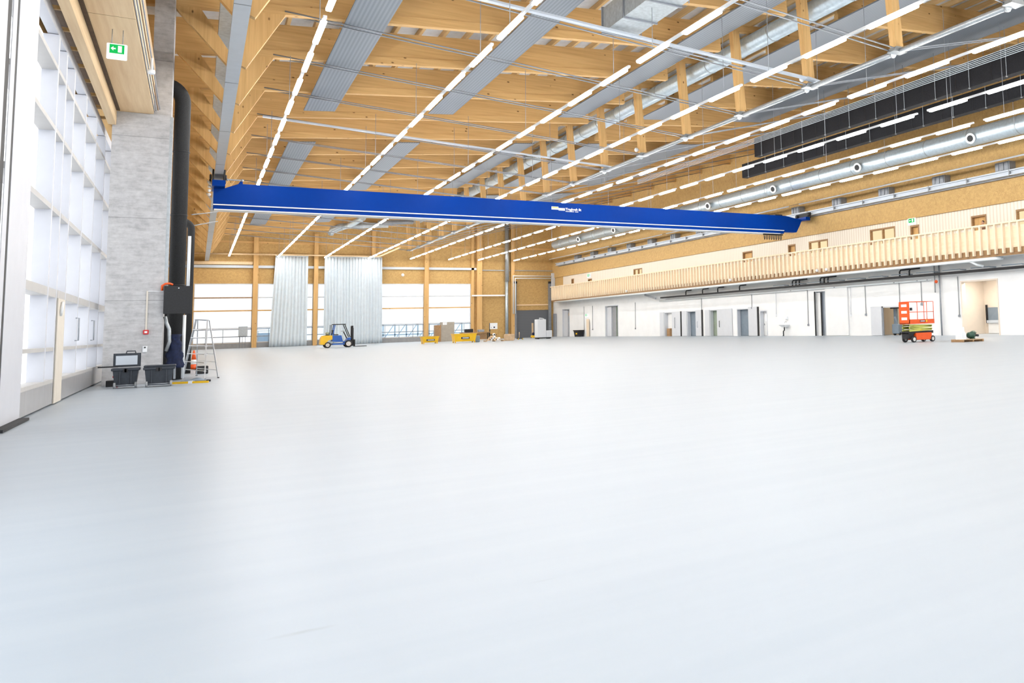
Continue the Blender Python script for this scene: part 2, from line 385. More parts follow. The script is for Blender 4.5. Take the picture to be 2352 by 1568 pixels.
struct('trim_6', MB().box(31.1, 35.6, YF-.60, YF-.3, 5.92, 6.12), 'white')
# roller door at the right end of the far wall
d = thing('door_1', None, None, (39.7, YF+.2, 0)); d['kind'] = 'structure'; O = d.location
MB().box(37.15, 42.2, YF+.12, YF+.18, 0, 3.9).build('roller_curtain', 'roller', d, O)
MB().box(37.15, 42.2, YF+.05, YF+.14, 3.9, 7.15).build('upper_panel', 'osb', d, O)
MB().box(37.15, 42.2, YF-.05, YF+.05, 4.55, 4.75).build('cross_rail', 'paleY', d, O)
for xx in (36.95, 42.0): MB().box(xx, xx+.36, YF-.35, YF-.02, 0, 7.7).build('guide_post', 'galvd', d, O)
for xx in (37.0, 42.1): MB().box(xx-.1, xx+.35, YF-.5, YF-.1, 7.7, 8.0).build('motor_box', 'black', d, O)
t = thing('white_pipe_frame', 'white square pipe frame hung around the far roller door', 'pipe', (39.7, YF-.7, 3.5)); O = t.location
for dx in (0, .28):
    MB().tube([(36.72+dx, YF-.7, 3.4), (36.72+dx, YF-.7, 8.75-dx*1.2), (42.6, YF-.7, 8.75-dx*1.2)], .085, 8).build('pipe', 'pvc', t, O)
MB().box(42.3, 42.75, YF-.85, YF-.5, 6.9, 9.2).build('drop_box', 'lgrey', t, O)
t = thing('downpipe', 'tall silver downpipe on the far wall beside the roller door', 'pipe', (35.9, YF-.32, 0)); O = t.location
MB().tube([(35.9, YF-.35, 0), (35.9, YF-.35, 8)], .23, 14).build('lower_pipe', 'duct', t, O)
MB().tube([(35.95, YF-.35, 8), (35.95, YF-.35, zb(36)-.1)], .30, 14).build('upper_pipe', 'galv', t, O)
MB().lathe([(.06, 0), (.18, .1), (.2, .25), (.1, .4), (0.01, .42)], (22.2, YF-.45, 8.6), 'Z', 12).solo('wall_floodlight', 'small twin white spotlight on the far wall right of the curtains', 'spotlight', 'lampw')
MB().box(18.5, 18.9, YF-.7, YF-.43, 8.3, 9.1).solo('wall_speaker', 'small white box high on the post between the two curtains', 'box', 'lampw')

# right wall -------------------------------------------------------------
low_holes = [(110.6, 113.4, 0, 3.88), (94.45, 98.4, 0, 3.88), (80.2, 82.2, 0, 2.66), (75.0, 77.0, 0, 2.66), (70.75, 72.3, 0, 2.66), (65.0, 67.2, 0, 2.62),
             (62.05, 63.25, 0, 2.36), (53.3, 55.1, 0, 3.78), (44.2, 47.0, 0, 2.2), (35.55, 38.75, 0, 3.68)]
gal_holes = [(108.9, 109.8, 5.66, 7.98), (102.6, 103.9, 5.66, 7.62), (87.6, 89.9, 6.6, 7.98), (64.2, 65.9, 5.66, 7.98), (57.4, 58.5, 5.66, 7.98), (52.9, 55.5, 6.5, 7.98),
             (44.9, 47.7, 6.5, 8.15), (42.4, 43.3, 5.66, 7.98), (36.2, 37.5, 5.66, 7.98), (31.5, 33.8, 6.5, 7.95)]
struct('wall_right', wall_boxes('Y', XW, XW+.3, -12, YF, 0, 4.05, low_holes), 'white')
struct('trim_7', MB().box(XW-.02, XW+.3, -12, YF, 4.05, 5.0), 'slab')
M['batten'] = stripes('battened_wall', (.74, .65, .53), (.86, .79, .68), 'Y', .28, .35, .6)
struct('wall_gallery', wall_boxes('Y', XW, XW+.3, 5, 113.0, 5.66, 8.5, gal_holes), 'batten')
struct('wall_upper', MB().box(XW-.15, XW+.35, -12, YF, 8.5, 20.2).box(XW, XW+.3, 113.0, YF, 5.0, 8.5), 'osb')
# rooms behind the doors of the white wall
rm = MB(); rm.box(46.5, 46.7, 34, YF, 0, 4.2); rm.box(XW+.3, 46.7, 34, YF, 4.1, 4.25)
for yy in (34, 39.95, 49.5, 60.0, 64, 69, 73.5, 78.5, 90, 105, YF-.2): rm.box(XW+.3, 46.6, yy, yy+.2, 0, 4.1)
struct('wall_rooms', rm, 'beige')
def leaf(y0, y1, z1, mat, name='sliding_leaf', x=XW-.09, t=.06): return MB().box(x, x+t, y0, y1, .02, z1)
def add_door(n, hole, fill, jamb='lgrey', parts=()):
    a, b, z0, z1 = hole
    d = thing('door_%d' % n, None, None, (XW, (a+b)/2, 0)); d['kind'] = 'structure'; O = d.location
    j = MB()
    for yy in (a, b-.1): j.box(XW-.03, XW+.34, yy, yy+.1, 0, z1)
    j.box(XW-.03, XW+.34, a+.1, b-.1, z1-.1, z1); j.build('door_frame', jamb, d, O)
    if fill: MB().box(XW+.36, XW+.42, a+.05, b-.05, .02, z1-.05).build('door_panel', fill, d, O)
    last = None
    for (nm, mat, mb) in parts:
        o = mb.build(nm, mat, last if (nm.endswith('handle') and last) else d, O)
        if nm == 'sliding_leaf': last = o
    return d
def handle(y, z0=.9, z1=1.5, x=XW-.14): return MB().tube([(x+.06, y, z0), (x, y, z0), (x, y, z1), (x+.06, y, z1)], .025, 6)
L = low_holes
add_door(2, L[0], 'grey', 'lgrey', [('side_lining', 'lgrey', MB().box(XW+.2, XW+.35, 111.9, 113.3, .02, 3.7)), ('shelf_rack', 'tan', MB().box(XW+.25, XW+.36, 110.7, 111.7, 2.9, 3.3))])
add_door(3, L[1], 'grey', 'lgrey', [('side_lining', 'lgrey', MB().box(XW+.2, XW+.35, 97.0, 98.3, .02, 3.7)), ('scaffold_rack', 'gasbottle', MB().bar((XW+.3, 94.6, .1), (XW+.3, 95.4, 3.6), .06, .06).bar((XW+.3, 95.4, .1), (XW+.3, 94.6, 3.6), .06, .06).bar((XW+.3, 95.6, .05), (XW+.3, 95.6, 3.7), .08, .08))])
add_door(4, L[2], 'white', 'lgrey', [('sliding_leaf', 'lgrey', leaf(82.2, 83.2, 2.66, 0)), ('sliding_leaf', 'lgrey', leaf(78.4, 80.3, 2.66, 0)), ('pull_handle', 'galvd', handle(79.6, .9, 2.0)), ('seal', 'black', MB().box(XW-.1, XW-.02, 78.2, 78.4, 0, 2.66))])
add_door(5, L[3], 'bluegrey', 'lgrey', [('sliding_leaf', 'lgrey', leaf(77.0, 78.1, 2.66, 0)), ('sliding_leaf', 'lgrey', leaf(73.9, 75.1, 2.7, 0)), ('pull_handle', 'steelw', handle(74.7)), ('seal', 'black', MB().box(XW-.1, XW-.02, 73.7, 73.9, 0, 2.7))])
add_door(6, L[4], 'gasbottle', 'lgrey', [('sliding_leaf', 'lgrey', leaf(72.3, 73.2, 2.66, 0)), ('sliding_leaf', 'lgrey', leaf(68.0, 70.8, 2.66, 0)), ('pull_handle', 'black', handle(70.3))])
add_door(7, L[5], 'bluegrey', 'lgrey', [('sliding_leaf', 'lgrey', leaf(63.6, 65.1, 2.72, 0)), ('seal', 'black', MB().box(XW-.1, XW-.02, 63.4, 63.6, 0, 2.7))])
add_door(8, L[6], 'white', 'lgrey', [('window_pane', 'exitw', MB().box(XW+.33, XW+.37, 62.45, 62.85, 1.35, 2.0)), ('door_handle', 'galvd', handle(63.0, 1.0, 1.1, XW+.28))])
add_door(9, L[7], 'steelw', 'white', [('edge_seal', 'black', MB().box(XW-.06, XW, 54.85, 54.98, 0, 3.7)), ('edge_seal', 'black', MB().box(XW+.1, XW+.16, 54.22, 54.32, 0, 3.6)), ('inner_leaf', 'white', MB().box(XW+.17, XW+.2, 54.32, 55.0, 0, 3.6)), ('sliding_leaf', 'white', MB().box(XW-.12, XW-.03, 50.6, 53.4, .02, 4.0))])
add_door(10, L[8], None, 'lgrey', [('sliding_leaf', 'lgrey', leaf(46.7, 47.9, 2.2, 0)), ('edge_seal', 'galvd', MB().box(XW-.03, XW+.03, 46.55, 46.7, 0, 2.2))])
add_door(11, L[9], None, 'beige', [])
MB().box(XW+.1, XW+.34, 81.2, 81.9, 0, .85).solo('brown_carton', 'small brown carton standing in the leftmost low sliding doorway', 'carton', 'brownY')
# beige room seen through the large opening near the right edge
w = thing('window_6', None, None, (46.4, 39.1, 1.4)); w['kind'] = 'structure'; O = w.location
MB().box(46.42, 46.48, 38.2, 39.6, .95, 1.85).build('dark_pane', 'bluegrey', w, O)
MB().box(46.30, 46.48, 38.1, 39.65, .76, .95).build('sill', 'steelw', w, O)
MB().box(46.34, 46.44, 39.62, 39.74, .75, 2.05).build('blind_guide', 'black', w, O)
MB().box(46.40, 46.49, 38.1, 39.6, .02, .76).build('apron', 'slab', w, O)
struct('wall_store', MB().box(44.9, 45.05, 41, 49.4, 0, 4.1), 'spruce')
# gallery doors and windows
for i, (a, b, z0, z1) in enumerate(gal_holes):
    win = z0 > 6
    d = thing(('window_%d' % (7+i)) if win else ('door_%d' % (12+i)), None, None, (XW, (a+b)/2, z0)); d['kind'] = 'structure'; O = d.location
    f = MB()
    for yy in (a, b-.1): f.box(XW-.03, XW+.25, yy, yy+.1, z0, z1)
    f.box(XW-.03, XW+.25, a+.1, b-.1, z1-.12, z1)
    if win: f.box(XW-.03, XW+.25, a+.1, b-.1, z0, z0+.1); f.box(XW, XW+.2, (a+b)/2-.05, (a+b)/2+.05, z0+.1, z1-.12)
    f.build('wood_frame', 'brownY', d, O)
    MB().box(XW+.2, XW+.25, a+.1, b-.1, z0+.02, z1-.12).build('pane' if win else 'door_leaf', 'roomlit' if win else 'beamZ', d, O)

# exit signs on the right wall and lamp
def exit_sign(loc, w, h, label, rz, arrow):
    t = thing('exit_sign', label, 'sign', loc, rz)
    MB().bev(-w/2, w/2, 0, .07, 0, h, .012).build('housing', 'exitw', t)
    MB().box(-w*.36, w*.36, -.006, -.001, h*.36, h*.93).build('green_panel', 'exitg', t)
    p = MB()
    p.prism([(-w*.30, h*.66), (-w*.17, h*.80), (-w*.17, h*.70), (-w*.06, h*.70), (-w*.06, h*.62), (-w*.17, h*.62), (-w*.17, h*.52)], 'Y', -.012, -.007)
    p.box(w*.05, w*.24, -.012, -.007, h*.44, h*.86)
    p.build('pictogram', 'exitw', t)
    return t
exit_sign((42.60, 42.95, 8.0), .8, .5, 'white exit sign above a brown gallery door near the right edge', -PI/2, 1)
exit_sign((42.60, 103.2, 7.75), 1.1, .5, 'bright exit sign above the far gallery door', -PI/2, 1)
exit_sign((42.70, 104.4, 2.55), .9, .45, 'bright exit sign low on the white wall by the far doors', -PI/2, 1)

# ------------------------------------------------------------------ balcony
bal = thing('balcony', 'long pale spruce slatted balcony along the right wall above the white doors', 'balcony', (42.0, 60, 5.0)); O = bal.location
YB0, YB1 = 12.0, 114.2
MB().box(41.54, XW-.01, YB0, YB1, 5.42, 5.66).build('floor_slab', 'brownY', bal, O)
MB().box(41.54, XW-.02, YB0, YB1, 5.0, 5.16).build('soffit', 'slab', bal, O)
MB().box(41.50, 41.54, YB0, YB1, 5.0, 5.46).build('fascia_board', 'brownY', bal, O)
jm = MB()
for k in range(170): jm.box(41.30, 41.50, YB0+.2+k*.6, YB0+.3+k*.6, 5.16, 5.42)
tag(jm.build('joist_end', 'brownY', bal, O), kind='stuff')
MB().box(41.46, 41.52, YB0, YB1, 5.46, 6.80).build('parapet_panel', 'spruceY', bal, O)
MB().box(41.28, 41.56, YB0, YB1, 7.0, 7.1).build('handrail', 'spruceY', bal, O)
MB().box(41.40, 41.5, YB0, YB1, 6.96, 7.0).build('top_batten', 'spruceY', bal, O)
slat = MB().box(41.26, 41.46, -.06, .06, 5.14, 7.0)
ys = [31.35+.6*k for k in range(138)]
first = None
for k in range(100):
    if first is None: first = MB().box(41.26, 41.46, ys[0]-.06, ys[0]+.06, 5.14, 7.0).build('baluster', 'spruce', bal, O)
    else:
        c = first.copy(); c.location = (0, ys[k]-ys[0], 0); COL.objects.link(c); c.parent = bal
rest = MB()
for y in ys[100:]: rest.box(41.26, 41.46, y-.06, y+.06, 5.14, 7.0)
tag(rest.build('baluster', 'spruce', bal, O), kind='stuff')
for yy, l in ((52.35, 'left one of two small white floodlights under the balcony above the glazed door'), (51.15, 'right one of two small white floodlights under the balcony above the glazed door'), (65.55, 'small white floodlight on the balcony edge above the wash basin doors'), (88.35, 'small white floodlight at the far third of the balcony edge')):
    MB().ball((41.1, yy, 5.3), .12, 10)  .box(41.06, 41.259, yy-.03, yy+.03, 5.28, 5.33).solo('floodlight', l, 'floodlight', 'lampw')
# pipes below it
t = thing('white_drain_pipe', 'long thick white pipe with elbow under the balcony', 'pipe', (41.3, 70, 4.7)); O = t.location
MB().tube([(41.42, 112.5, 4.88), (41.42, 34.9, 4.88), (41.5, 34.6, 4.88), (42.0, 34.4, 4.88)], .1, 12).build('pipe', 'pvc', t, O)
MB().tube([(41.42, 36.6, 4.86), (41.6, 36.2, 4.6), (42.0, 36.0, 4.5)], .08, 10).build('branch', 'pvc', t, O)
t = thing('cable_tray', 'dark cable tray with bent pipe stubs along the top of the white wall', 'cable tray', (42.4, 60, 4.2)); O = t.location
MB().box(42.2, 42.5, 12, 82, 4.17, 4.25).box(42.2, 42.23, 12, 82, 4.25, 4.34).build('tray', 'black', t, O)
for i in range(12): MB().box(42.28, XW-.02, 30.5+i*2.55, 30.62+i*2.55, 4.40, 4.46).bar((42.3, 30.6+i*2.55, 4.46), (42.3, 32.2+i*2.55, 4.46), .07, .06).build('bracket', 'bluegrey', t, O)
for y in (43.2, 44.2, 52.6, 53.1, 53.6, 56.5, 57.0, 57.5, 66, 70, 73, 76.5): MB().tube([(42.4, y, 4.28), (42.4, y, 4.66), (42.4, y-.12, 4.78), (42.55, y-.9, 4.80)], .06, 6).build('pipe_stub', 'black', t, O)
MB().bar((41.9, 82.5, 4.2), (42.3, 86.0, 4.75), .12, .2).build('end_bracket', 'galvd', t, O)
t = thing('sprinkler_pipe', 'thin white pipe along the white wall below the dark cable tray', 'pipe', (42.6, 60, 3.9)); O = t.location
MB().tube([(42.62, 83, 3.92), (42.62, 41.3, 3.92)], .05, 8).build('pipe', 'pvc', t, O)
for y in (41.6, 42.6, 45, 52, 58): MB().tube([(42.62, y, 3.92), (42.5, y, 3.92)], .04, 6).build('outlet', 'galvd', t, O)
cond = [(105.35, .75, 'grey', 'far'), (102.4, 1.0, 'galvd', ''), (89.55, 1.0, 'grey', ''), (73.9, 1.0, 'grey', ''), (64.5, 2.7, 'grey', ''), (60.6, 1.9, 'lampw', ''), (55.9, 1.0, 'grey', ''), (50.3, 1.7, 'lampw', ''), (48.5, 1.7, 'grey', ''), (44.7, 2.3, 'grey', ''), (42.45, 2.3, 'grey', ''), (38.95, 1.4, 'grey', '')]
cl = ['near the far corner exit sign', 'right of the far bright exit sign', 'right of the second tall grey doorway', 'between the sliding doors', 'above the leaf of the dark blue grey doorway', 'white, left of basin', 'left of the tall glazed door', 'right of the tall glazed door', 'ending in a hook left of the lift doorway', 'behind the lift, left of two', 'behind the lift, right of two', 'left of the beige opening']
for i, (y, zlo, mt, _) in enumerate(cond):
    c = thing('wall_conduit', 'thin vertical conduit on the white wall, '+cl[i], 'conduit', (42.76, y, zlo), 0, 'conduits on the white wall'); O = c.location
    MB().tube([(42.76, y, zlo), (42.76, y, 4.0)], .03, 6).build('conduit', mt, c, O)
    MB().box(42.68, 42.8, y-.06, y+.06, zlo-.16, zlo).build('switch_box', 'galvd' if mt != 'lampw' else 'lampw', c, O)
t = thing('standpipe', 'tall dark standpipe with red valve right of the orange lift', 'pipe', (42.6, 40.5, 0)); O = t.location
MB().tube([(42.62, 40.5, 0), (42.62, 40.5, 4.9)], .055, 8).build('pipe', 'galvd', t, O)
MB().tube([(42.62, 40.95, 3.0), (42.62, 40.95, 4.9)], .045, 8).build('pipe', 'grey', t, O)
MB().ball((42.5, 40.7, 3.75), .12, 10).build('valve', 'orange', t, O)
t = thing('wash_basin', 'small white wash basin with black waste pipe on the white wall', 'basin', (42.55, 59.0, 0)); O = t.location
MB().frustum((42.4, 42.79, 58.8, 59.3), (42.2, 42.79, 58.6, 59.5), .78, .98).build('bowl', 'lampw', t, O)
MB().tube([(42.5, 59.05, .78), (42.5, 59.05, .5), (42.5, 59.2, .42), (42.5, 59.2, .02), (42.5, 59.3, 0)], .05, 8).build('waste_pipe', 'black', t, O)
MB().tube([(42.78, 59.05, 1.2), (42.6, 59.05, 1.25), (42.55, 59.05, 1.12)], .02, 6).build('tap', 'galv', t, O)
MB().box(42.66, 42.80, 58.85, 59.25, 1.45, 1.7).solo('soap_dispenser', 'small white dispenser on the wall above the wash basin', 'dispenser', 'lampw')

# ------------------------------------------------------------------ roof trusses
XP = 22.2
def make_truss():
    t = thing('roof_truss', 'x', 'roof truss', (XP, 0, 0), 0, 'timber roof trusses'); O = (XP, 0, 0)
    xa, xb = -3.0, XW-.16
    b = MB(); na, nb = 21.0, 23.9
    b.prism([(xa, zb(xa)+.34), (na, zb(na)+.34), (na, zb(na)+1.08), (nb, zb(nb)+1.08), (nb, zb(nb)+.34), (xb, zb(xb)+.34), (xb, zb(xb)+BH), (xa, zb(xa)+BH)], 'Y', -.11, .11)
    b.prism([(xa, zb(xa)), (na, zb(na)), (na, zb(na)+.34), (xa, zb(xa)+.34)], 'Y', -.145, .145)
    b.prism([(nb, zb(nb)), (xb, zb(xb)), (xb, zb(xb)+.34), (nb, zb(nb)+.34)], 'Y', -.145, .145)
    b.build('beam', 'beam', t, O)
    p = MB(); zt_ = zb(XP)+1.1
    p.prism([(XP-.2, 11.75), (XP+.2, 11.78), (XP+.2-.32, zt_), (XP-.2-.32, zt_)], 'Y', -.17, .17); p.build('post', 'beamZ', t, O)
    MB().prism([(XP-.35, 11.62), (XP+.35, 11.65), (XP+.22, 11.85), (XP-.22, 11.82)], 'Y', -.2, .2).build('post_shoe', 'galv', t, O)
    for s in (-.17, .17):
        MB().tube([(2.35, s, zb(2.35)+.12), (XP-.1, s, 11.72)], .028, 6).build('tie_rod', 'galvd', t, O)
        MB().tube([(XP+.1, s, 11.75), (XW-.3, s, zb(XW)+.1)], .028, 6).build('tie_rod', 'galvd', t, O)
    MB().prism([(.66, 11.1), (1.2, 10.86), (2.4, zb(2.4)+.03), (1.15, zb(1.15)+.03)], 'Y', -.13, .13).build('rail_strut', 'beamZ', t, O)
    MB().prism([(.86, 11.1), (.66, 10.86), (-.95, zb(-.95)+.03), (-.20, zb(-.2)+.03)], 'Y', -.13, .13).build('rail_strut', 'beamZ', t, O)
    return t
NT = 18
proto = None; truss_y = [Y0+PITCH*k for k in range(-3, NT-3)]
for i, y in enumerate(truss_y):
    t = make_truss() if proto is None else copy_tree(proto)
    if proto is None: proto = t
    t.location = (XP, y, 0)
    j = NT-1-i
    t['label'] = ('golden timber roof truss with steel ties, nearest the far wall' if j == 0 else 'golden timber roof truss with steel ties, %s one counted from the far wall' % ORD[j])
jp = MB().prism([(-.07, 0), (.07, .0129), (.07, JH+.0129), (-.07, JH)], 'Y', 6, YF).build('roof_joist', 'joist')
tag(jp, 'pale timber joist laid across the tops of the roof trusses under the white deck', 'joist', 'joists above the roof trusses')
for k in range(43):
    x = -2.4+k*1.055; c = jp if k == 0 else jp.copy()
    if k: COL.objects.link(c)
    c.location = (x, 0, zb(x)+BH-.003)
# bracing tubes between the post feet
for i in range(NT-1):
    y0, y1 = truss_y[i], truss_y[i+1]
    MB().tube([(XP, y0+.22, 11.66), (XP, y1-.22, 11.66)], .11, 10).tube([(XP+.02, y0+.2, 11.62), (XP+.02, y0+.3, 11.66)], .14, 8).solo('brace_tube', 'grey steel tube between truss post feet, %s one counted from the near end' % ORD[i], 'brace', 'galv', 'brace tubes along the post feet')
for (k, lab) in ((2, 'sloping cable tray crossing below the end of the large grey rectangular duct'), (6, 'cable tray running along the tie rods just in front of the crane')):
    y = truss_y[k]
    MB().bar((2.6, y-.3, zb(2.6)-.05), (XP-.45, y-.34, 11.95), .22, .08).bar((XP-.45, y-.34, 11.95), (XP+.3, y-.34, 11.86), .3, .1).solo('sloping_cable_tray', lab, 'cable tray', 'steelw')
for y, l in ((truss_y[2], 'small white round sensor at the foot of the nearest fully visible truss post'), (truss_y[5], 'small white round sensor on a post foot left of the black baffles')):
    MB().ball((XP-.40, y, 12.0), .13, 10).box(XP-.40, XP-.2, y-.03, y+.03, 11.97, 12.03).solo('sensor', l, 'sensor', 'lampw')

# ------------------------------------------------------------------ strip lights
LX = [2.95, 7.93, 12.95, 17.92, 22.95, 27.8, 31.7, 36.6]
RUNS = [(3.6, 7), (27.6, 7), (51.55, 7), (75.5, 7), (99.5, 5)]
LZ = 10.82
def make_run(n):
    t = thing('strip_light', 'x', 'strip light', (0, 0, LZ), 0, 'suspended strip light runs')
    L_ = (n-1)*3.45+2.2
    MB().box(-.05, .05, -.3, L_+.15, .075, .15).build('trunking', 'lampw', t)
    for k in range(n):
        y = k*3.45
        MB().prism([(-.062, 0), (.062, 0), (.08, .03), (.08, .075), (-.08, .075), (-.08, .03)], 'Y', y, y+2.2).build('lamp', 'lamp', t)
    for k in (0, n//2, n-1):
        MB().tube([(0, k*3.45+1.1, 0), (0, k*3.45+1.1, 1.0)], .012, 5).build('hanger', 'galvd', t).location = (0, 0, .14)
    return t
protos = {}
for r, (y, n) in enumerate(RUNS):
    for i, x in enumerate(LX):
        t = copy_tree(protos[n]) if n in protos else make_run(n)
        protos.setdefault(n, t)
        t.location = (x, y, LZ)
        for q, ch in enumerate(sorted([c for c in t.children if c.name.startswith('hanger')], key=lambda c: sum(v.co.y for v in c.data.vertices))):
            low = i == 2 and (r == 0 or (r == 1 and q == 0) or (r == 4 and q == 1))      # below a duct
            ch.scale = (1, 1, (12.53 if low else zb(x))-LZ-.14)
        row = ORD[i]+' line from the left'
        where = ['nearest run', 'run just before the crane', 'run passing above the crane', 'run just beyond the crane', 'run ending at the far wall'][r]
        t['label'] = 'strip light, %s, %s' % (row, where)
# unlit white tube line by the right wall
for r, (ya, yb) in enumerate(((5, 30.6), (31.0, 54.3), (55.8, 78), (79, 92), (93, 113.5))):
    t = thing('unlit_conduit_rail', 'thin white unlit tube rail on the right wall, %s length from the far end' % ORD[4-r], 'rail', (41.9, ya, 11.0), 0, 'white tube rail above the crane rail'); O = t.location
    MB().tube([(41.0, ya, 10.95), (41.0, yb, 10.95)], .055, 8).build('tube', 'lampw', t, O)
    for yy in (ya+.6, yb-.6): MB().bar((41.0, yy, 10.97), (XW-.15, yy, 11.4), .03, .03).build('bracket', 'galvd', t, O)

# ------------------------------------------------------------------ radiant ceiling panels
cols = [(4.3, 5.75), (10.45, 11.8), (18.05, 19.5), (23.5, 25.6), (30.7, 33.2)]
grp = [(20.0, 48.3), (56.8, 78.0), (84.0, 102.0)]
for i, (xa, xb) in enumerate(cols):
    for g, (ya, yb) in enumerate(grp):
        z = zb((xa+xb)/2)-.12
        t = thing('ceiling_panel', '%s grey ribbed radiant ceiling panel, %s row from the left' % (['near', 'middle', 'far'][g], ORD[i]), 'ceiling panel', ((xa+xb)/2, ya, z), 0, 'grey radiant ceiling panels'); O = t.location
        h = (xb-xa)/2*.092
        MB().prism([(xa, z-h-.06), (xb, z+h-.06), (xb, z+h), (xa, z-h)], 'Y', ya, yb).build('panel', 'panel', t, O)
        for yy in (ya+.3, yb-.3): MB().tube([(xa+.2, yy, z), (xa+.2, yy, z+.14)], .012, 5).build('hanger', 'galvd', t, O)

# ------------------------------------------------------------------ ducts
t = thing('round_duct', 'long pale round ventilation duct running beside the row of truss posts', 'duct', (22.95, 60, 15.5)); O = t.location
MB().tube([(22.95, 16, 15.50), (22.95, 112, 15.50)], .45, 18).build('duct', 'duct', t, O)
for k in range(32): MB().lathe([(.47, -.03), (.485, -.02), (.485, .02), (.47, .03)], (22.95, 17+k*3, 15.50), 'Y', 18).build('joint_ring', 'galv', t, O)
t = thing('rectangular_duct', 'large grey rectangular duct ending below the beams at the top of the photo', 'duct', (13.3, 20, 12.6)); O = t.location
MB().box(12.55, 13.85, 6, 28.9, 12.60, 13.55).build('duct', 'ductside', t, O)
for k in range(6): y = 28.7-k*1.9; MB().box(12.5, 13.9, y, y+.08, 12.55, 13.6).build('flange', 'galvd', t, O)
for y in (28.3, 24.5): MB().tube([(13.95, y, 12.58), (13.95, y, 14.1)], .02, 5).build('hanger', 'galvd', t, O)
t = thing('spiral_duct', 'thick silver round duct with nozzles along the right wall', 'duct', (39.5, 60, 12.4)); O = t.location
MB().tube([(39.5, 10, 12.4), (39.5, 107, 12.4)], .56, 22).build('duct', 'duct', t, O)
for k in range(26): MB().lathe([(.57, -.03), (.585, -.02), (.585, .02), (.57, .03)], (39.5, 12+k*3.7, 12.4), 'Y', 20).build('joint_ring', 'galv', t, O)
for k in range(8):
    y = 23.2+k*10.55; z = 12.25
    n = MB().tube([(39.2, y, z), (38.72, y-.1, z-.12)], .24, 14)
    nz = n.build('nozzle', 'duct', t, O)
    MB().tube([(38.73, y-.1, z-.12), (38.66, y-.115, z-.135)], [.33, .33], 16).build('nozzle_rim', 'lampw', nz, O)
    MB().tube([(38.665, y-.113, z-.134), (38.64, y-.12, z-.14)], .2, 14).build('nozzle_mouth', 'black', nz, O)
t = thing('branching_ducts', 'grey ventilation ducts with elbows near the far wall, below the crane', 'duct', (14, 106, 13.0)); O = t.location
MB().tube([(12.6, 107.6, 13.0), (12.75, 107, 13.5), (13.4, 106, 13.75), (18.5, 106, 14.1)], .33, 12).build('duct', 'galv', t, O)
MB().tube([(12.9, 108.2, 13.4), (14.2, 104.5, 13.75), (14.6, 98, 13.8)], .3, 12).build('duct', 'duct', t, O)
MB().tube([(17, 103.5, 14.0), (20.8, 103.5, 14.3)], .28, 12).build('duct', 'galvd', t, O)
# five thin pipes and black baffles on the right
for k in range(5):
    MB().tube([(30.0, 12, 13.40-.085*k), (30.0, 62, 13.40-.085*k)], .018, 6).solo('service_pipe', 'thin pale pipe in the bundle of five above the black baffles, %s from the left' % ORD[k], 'pipe', 'steelw', 'bundle of five thin pipes')
for nm, (xx, ya, yb), lab in (('A', (33.0, 12, 48.5), 'upper left long black sound baffle hung under the roof at the right'), ('B', (36.0, 12, 54.8), 'lower right long black sound baffle hung under the roof beside the silver duct')):
    t = thing('black_baffle', lab, 'baffle', (xx, yb, 13.4), 0, 'two black baffles'); O = t.location
    nseg = int((yb-ya)/2.4); z0, z1 = (13.15, 14.5) if nm == 'A' else (12.85, 13.95)
    MB().box(xx-.25, xx+.25, ya, yb, z0, z1).build('body', 'baffle', t, O)
    for k in range(nseg): MB().box(xx-.265, xx+.265, yb-.05-k*2.4, yb-.02-k*2.4, z0-.015, z1+.015).build('seam', 'black', t, O)
    for k in range(nseg):
        y = yb-1.0-k*2.4
        MB().tube([(xx-.32, y, z0-.08), (xx-.32, y, zb(xx)+.1)], .016, 5).build('hanger', 'galv', t, O)
        MB().box(xx-.36, xx-.26, y-.03, y+.03, z0-.10, z0-.05).build('bearer', 'galv', t, O)

# ------------------------------------------------------------------ crane rails and crane
YC = 55.0
rl = thing('crane_rail', 'long pale steel crane rail running down the left side under the roof', 'crane rail', (.8, 60, 10.3)); O = rl.location
MB().box(.60, 1.0, 8, 116.8, 10.35, 10.42).box(.76, .84, 8, 116.8, 10.42, 10.75).box(.62, .98, 8, 116.8, 10.75, 10.82).build('rail', 'steelw', rl, O)
for i, y in enumerate([truss_y[0]+.2+PITCH*1.5*k for k in range(11)]): MB().box(.598, 1.002, y, y+.05, 10.342, 10.35).build('joint', 'galvd', rl, O)
MB().box(.36, .74, 14, 112, 12.05, 12.5).build('cable_duct', 'ductside', rl, O)
rr = thing('crane_rail', 'long grey crane rail on the right wall carrying square dark boxes', 'crane rail', (42.3, 60, 10.3)); O = rr.location
MB().box(42.0, 42.4, 8, 114, 10.08, 10.14).box(42.16, 42.24, 8, 114, 10.14, 10.36).box(42.0, 42.4, 8, 114, 10.36, 10.44).build('rail', 'steelw', rr, O)
MB().box(42.4, 42.65, 8, 114, 10.0, 10.3).build('wall_beam', 'galvd', rr, O)
for k in range(16):
    y = 22.4+k*5.55
    MB().box(42.05, 42.64, y, y+1.15, 10.44, 11.02).box(42.0, 42.05, y+.08, y+.3, 10.5, 10.98).box(42.0, 42.05, y+.45, y+.67, 10.48, 10.94).box(42.0, 42.05, y+.85, y+1.07, 10.5, 10.98).build('box', 'galvd', rr, O)
for k in range(30): MB().box(41.98, 42.42, 9+k*3.5, 9.07+k*3.5, 10.06, 10.46).build('clip', 'grey', rr, O)

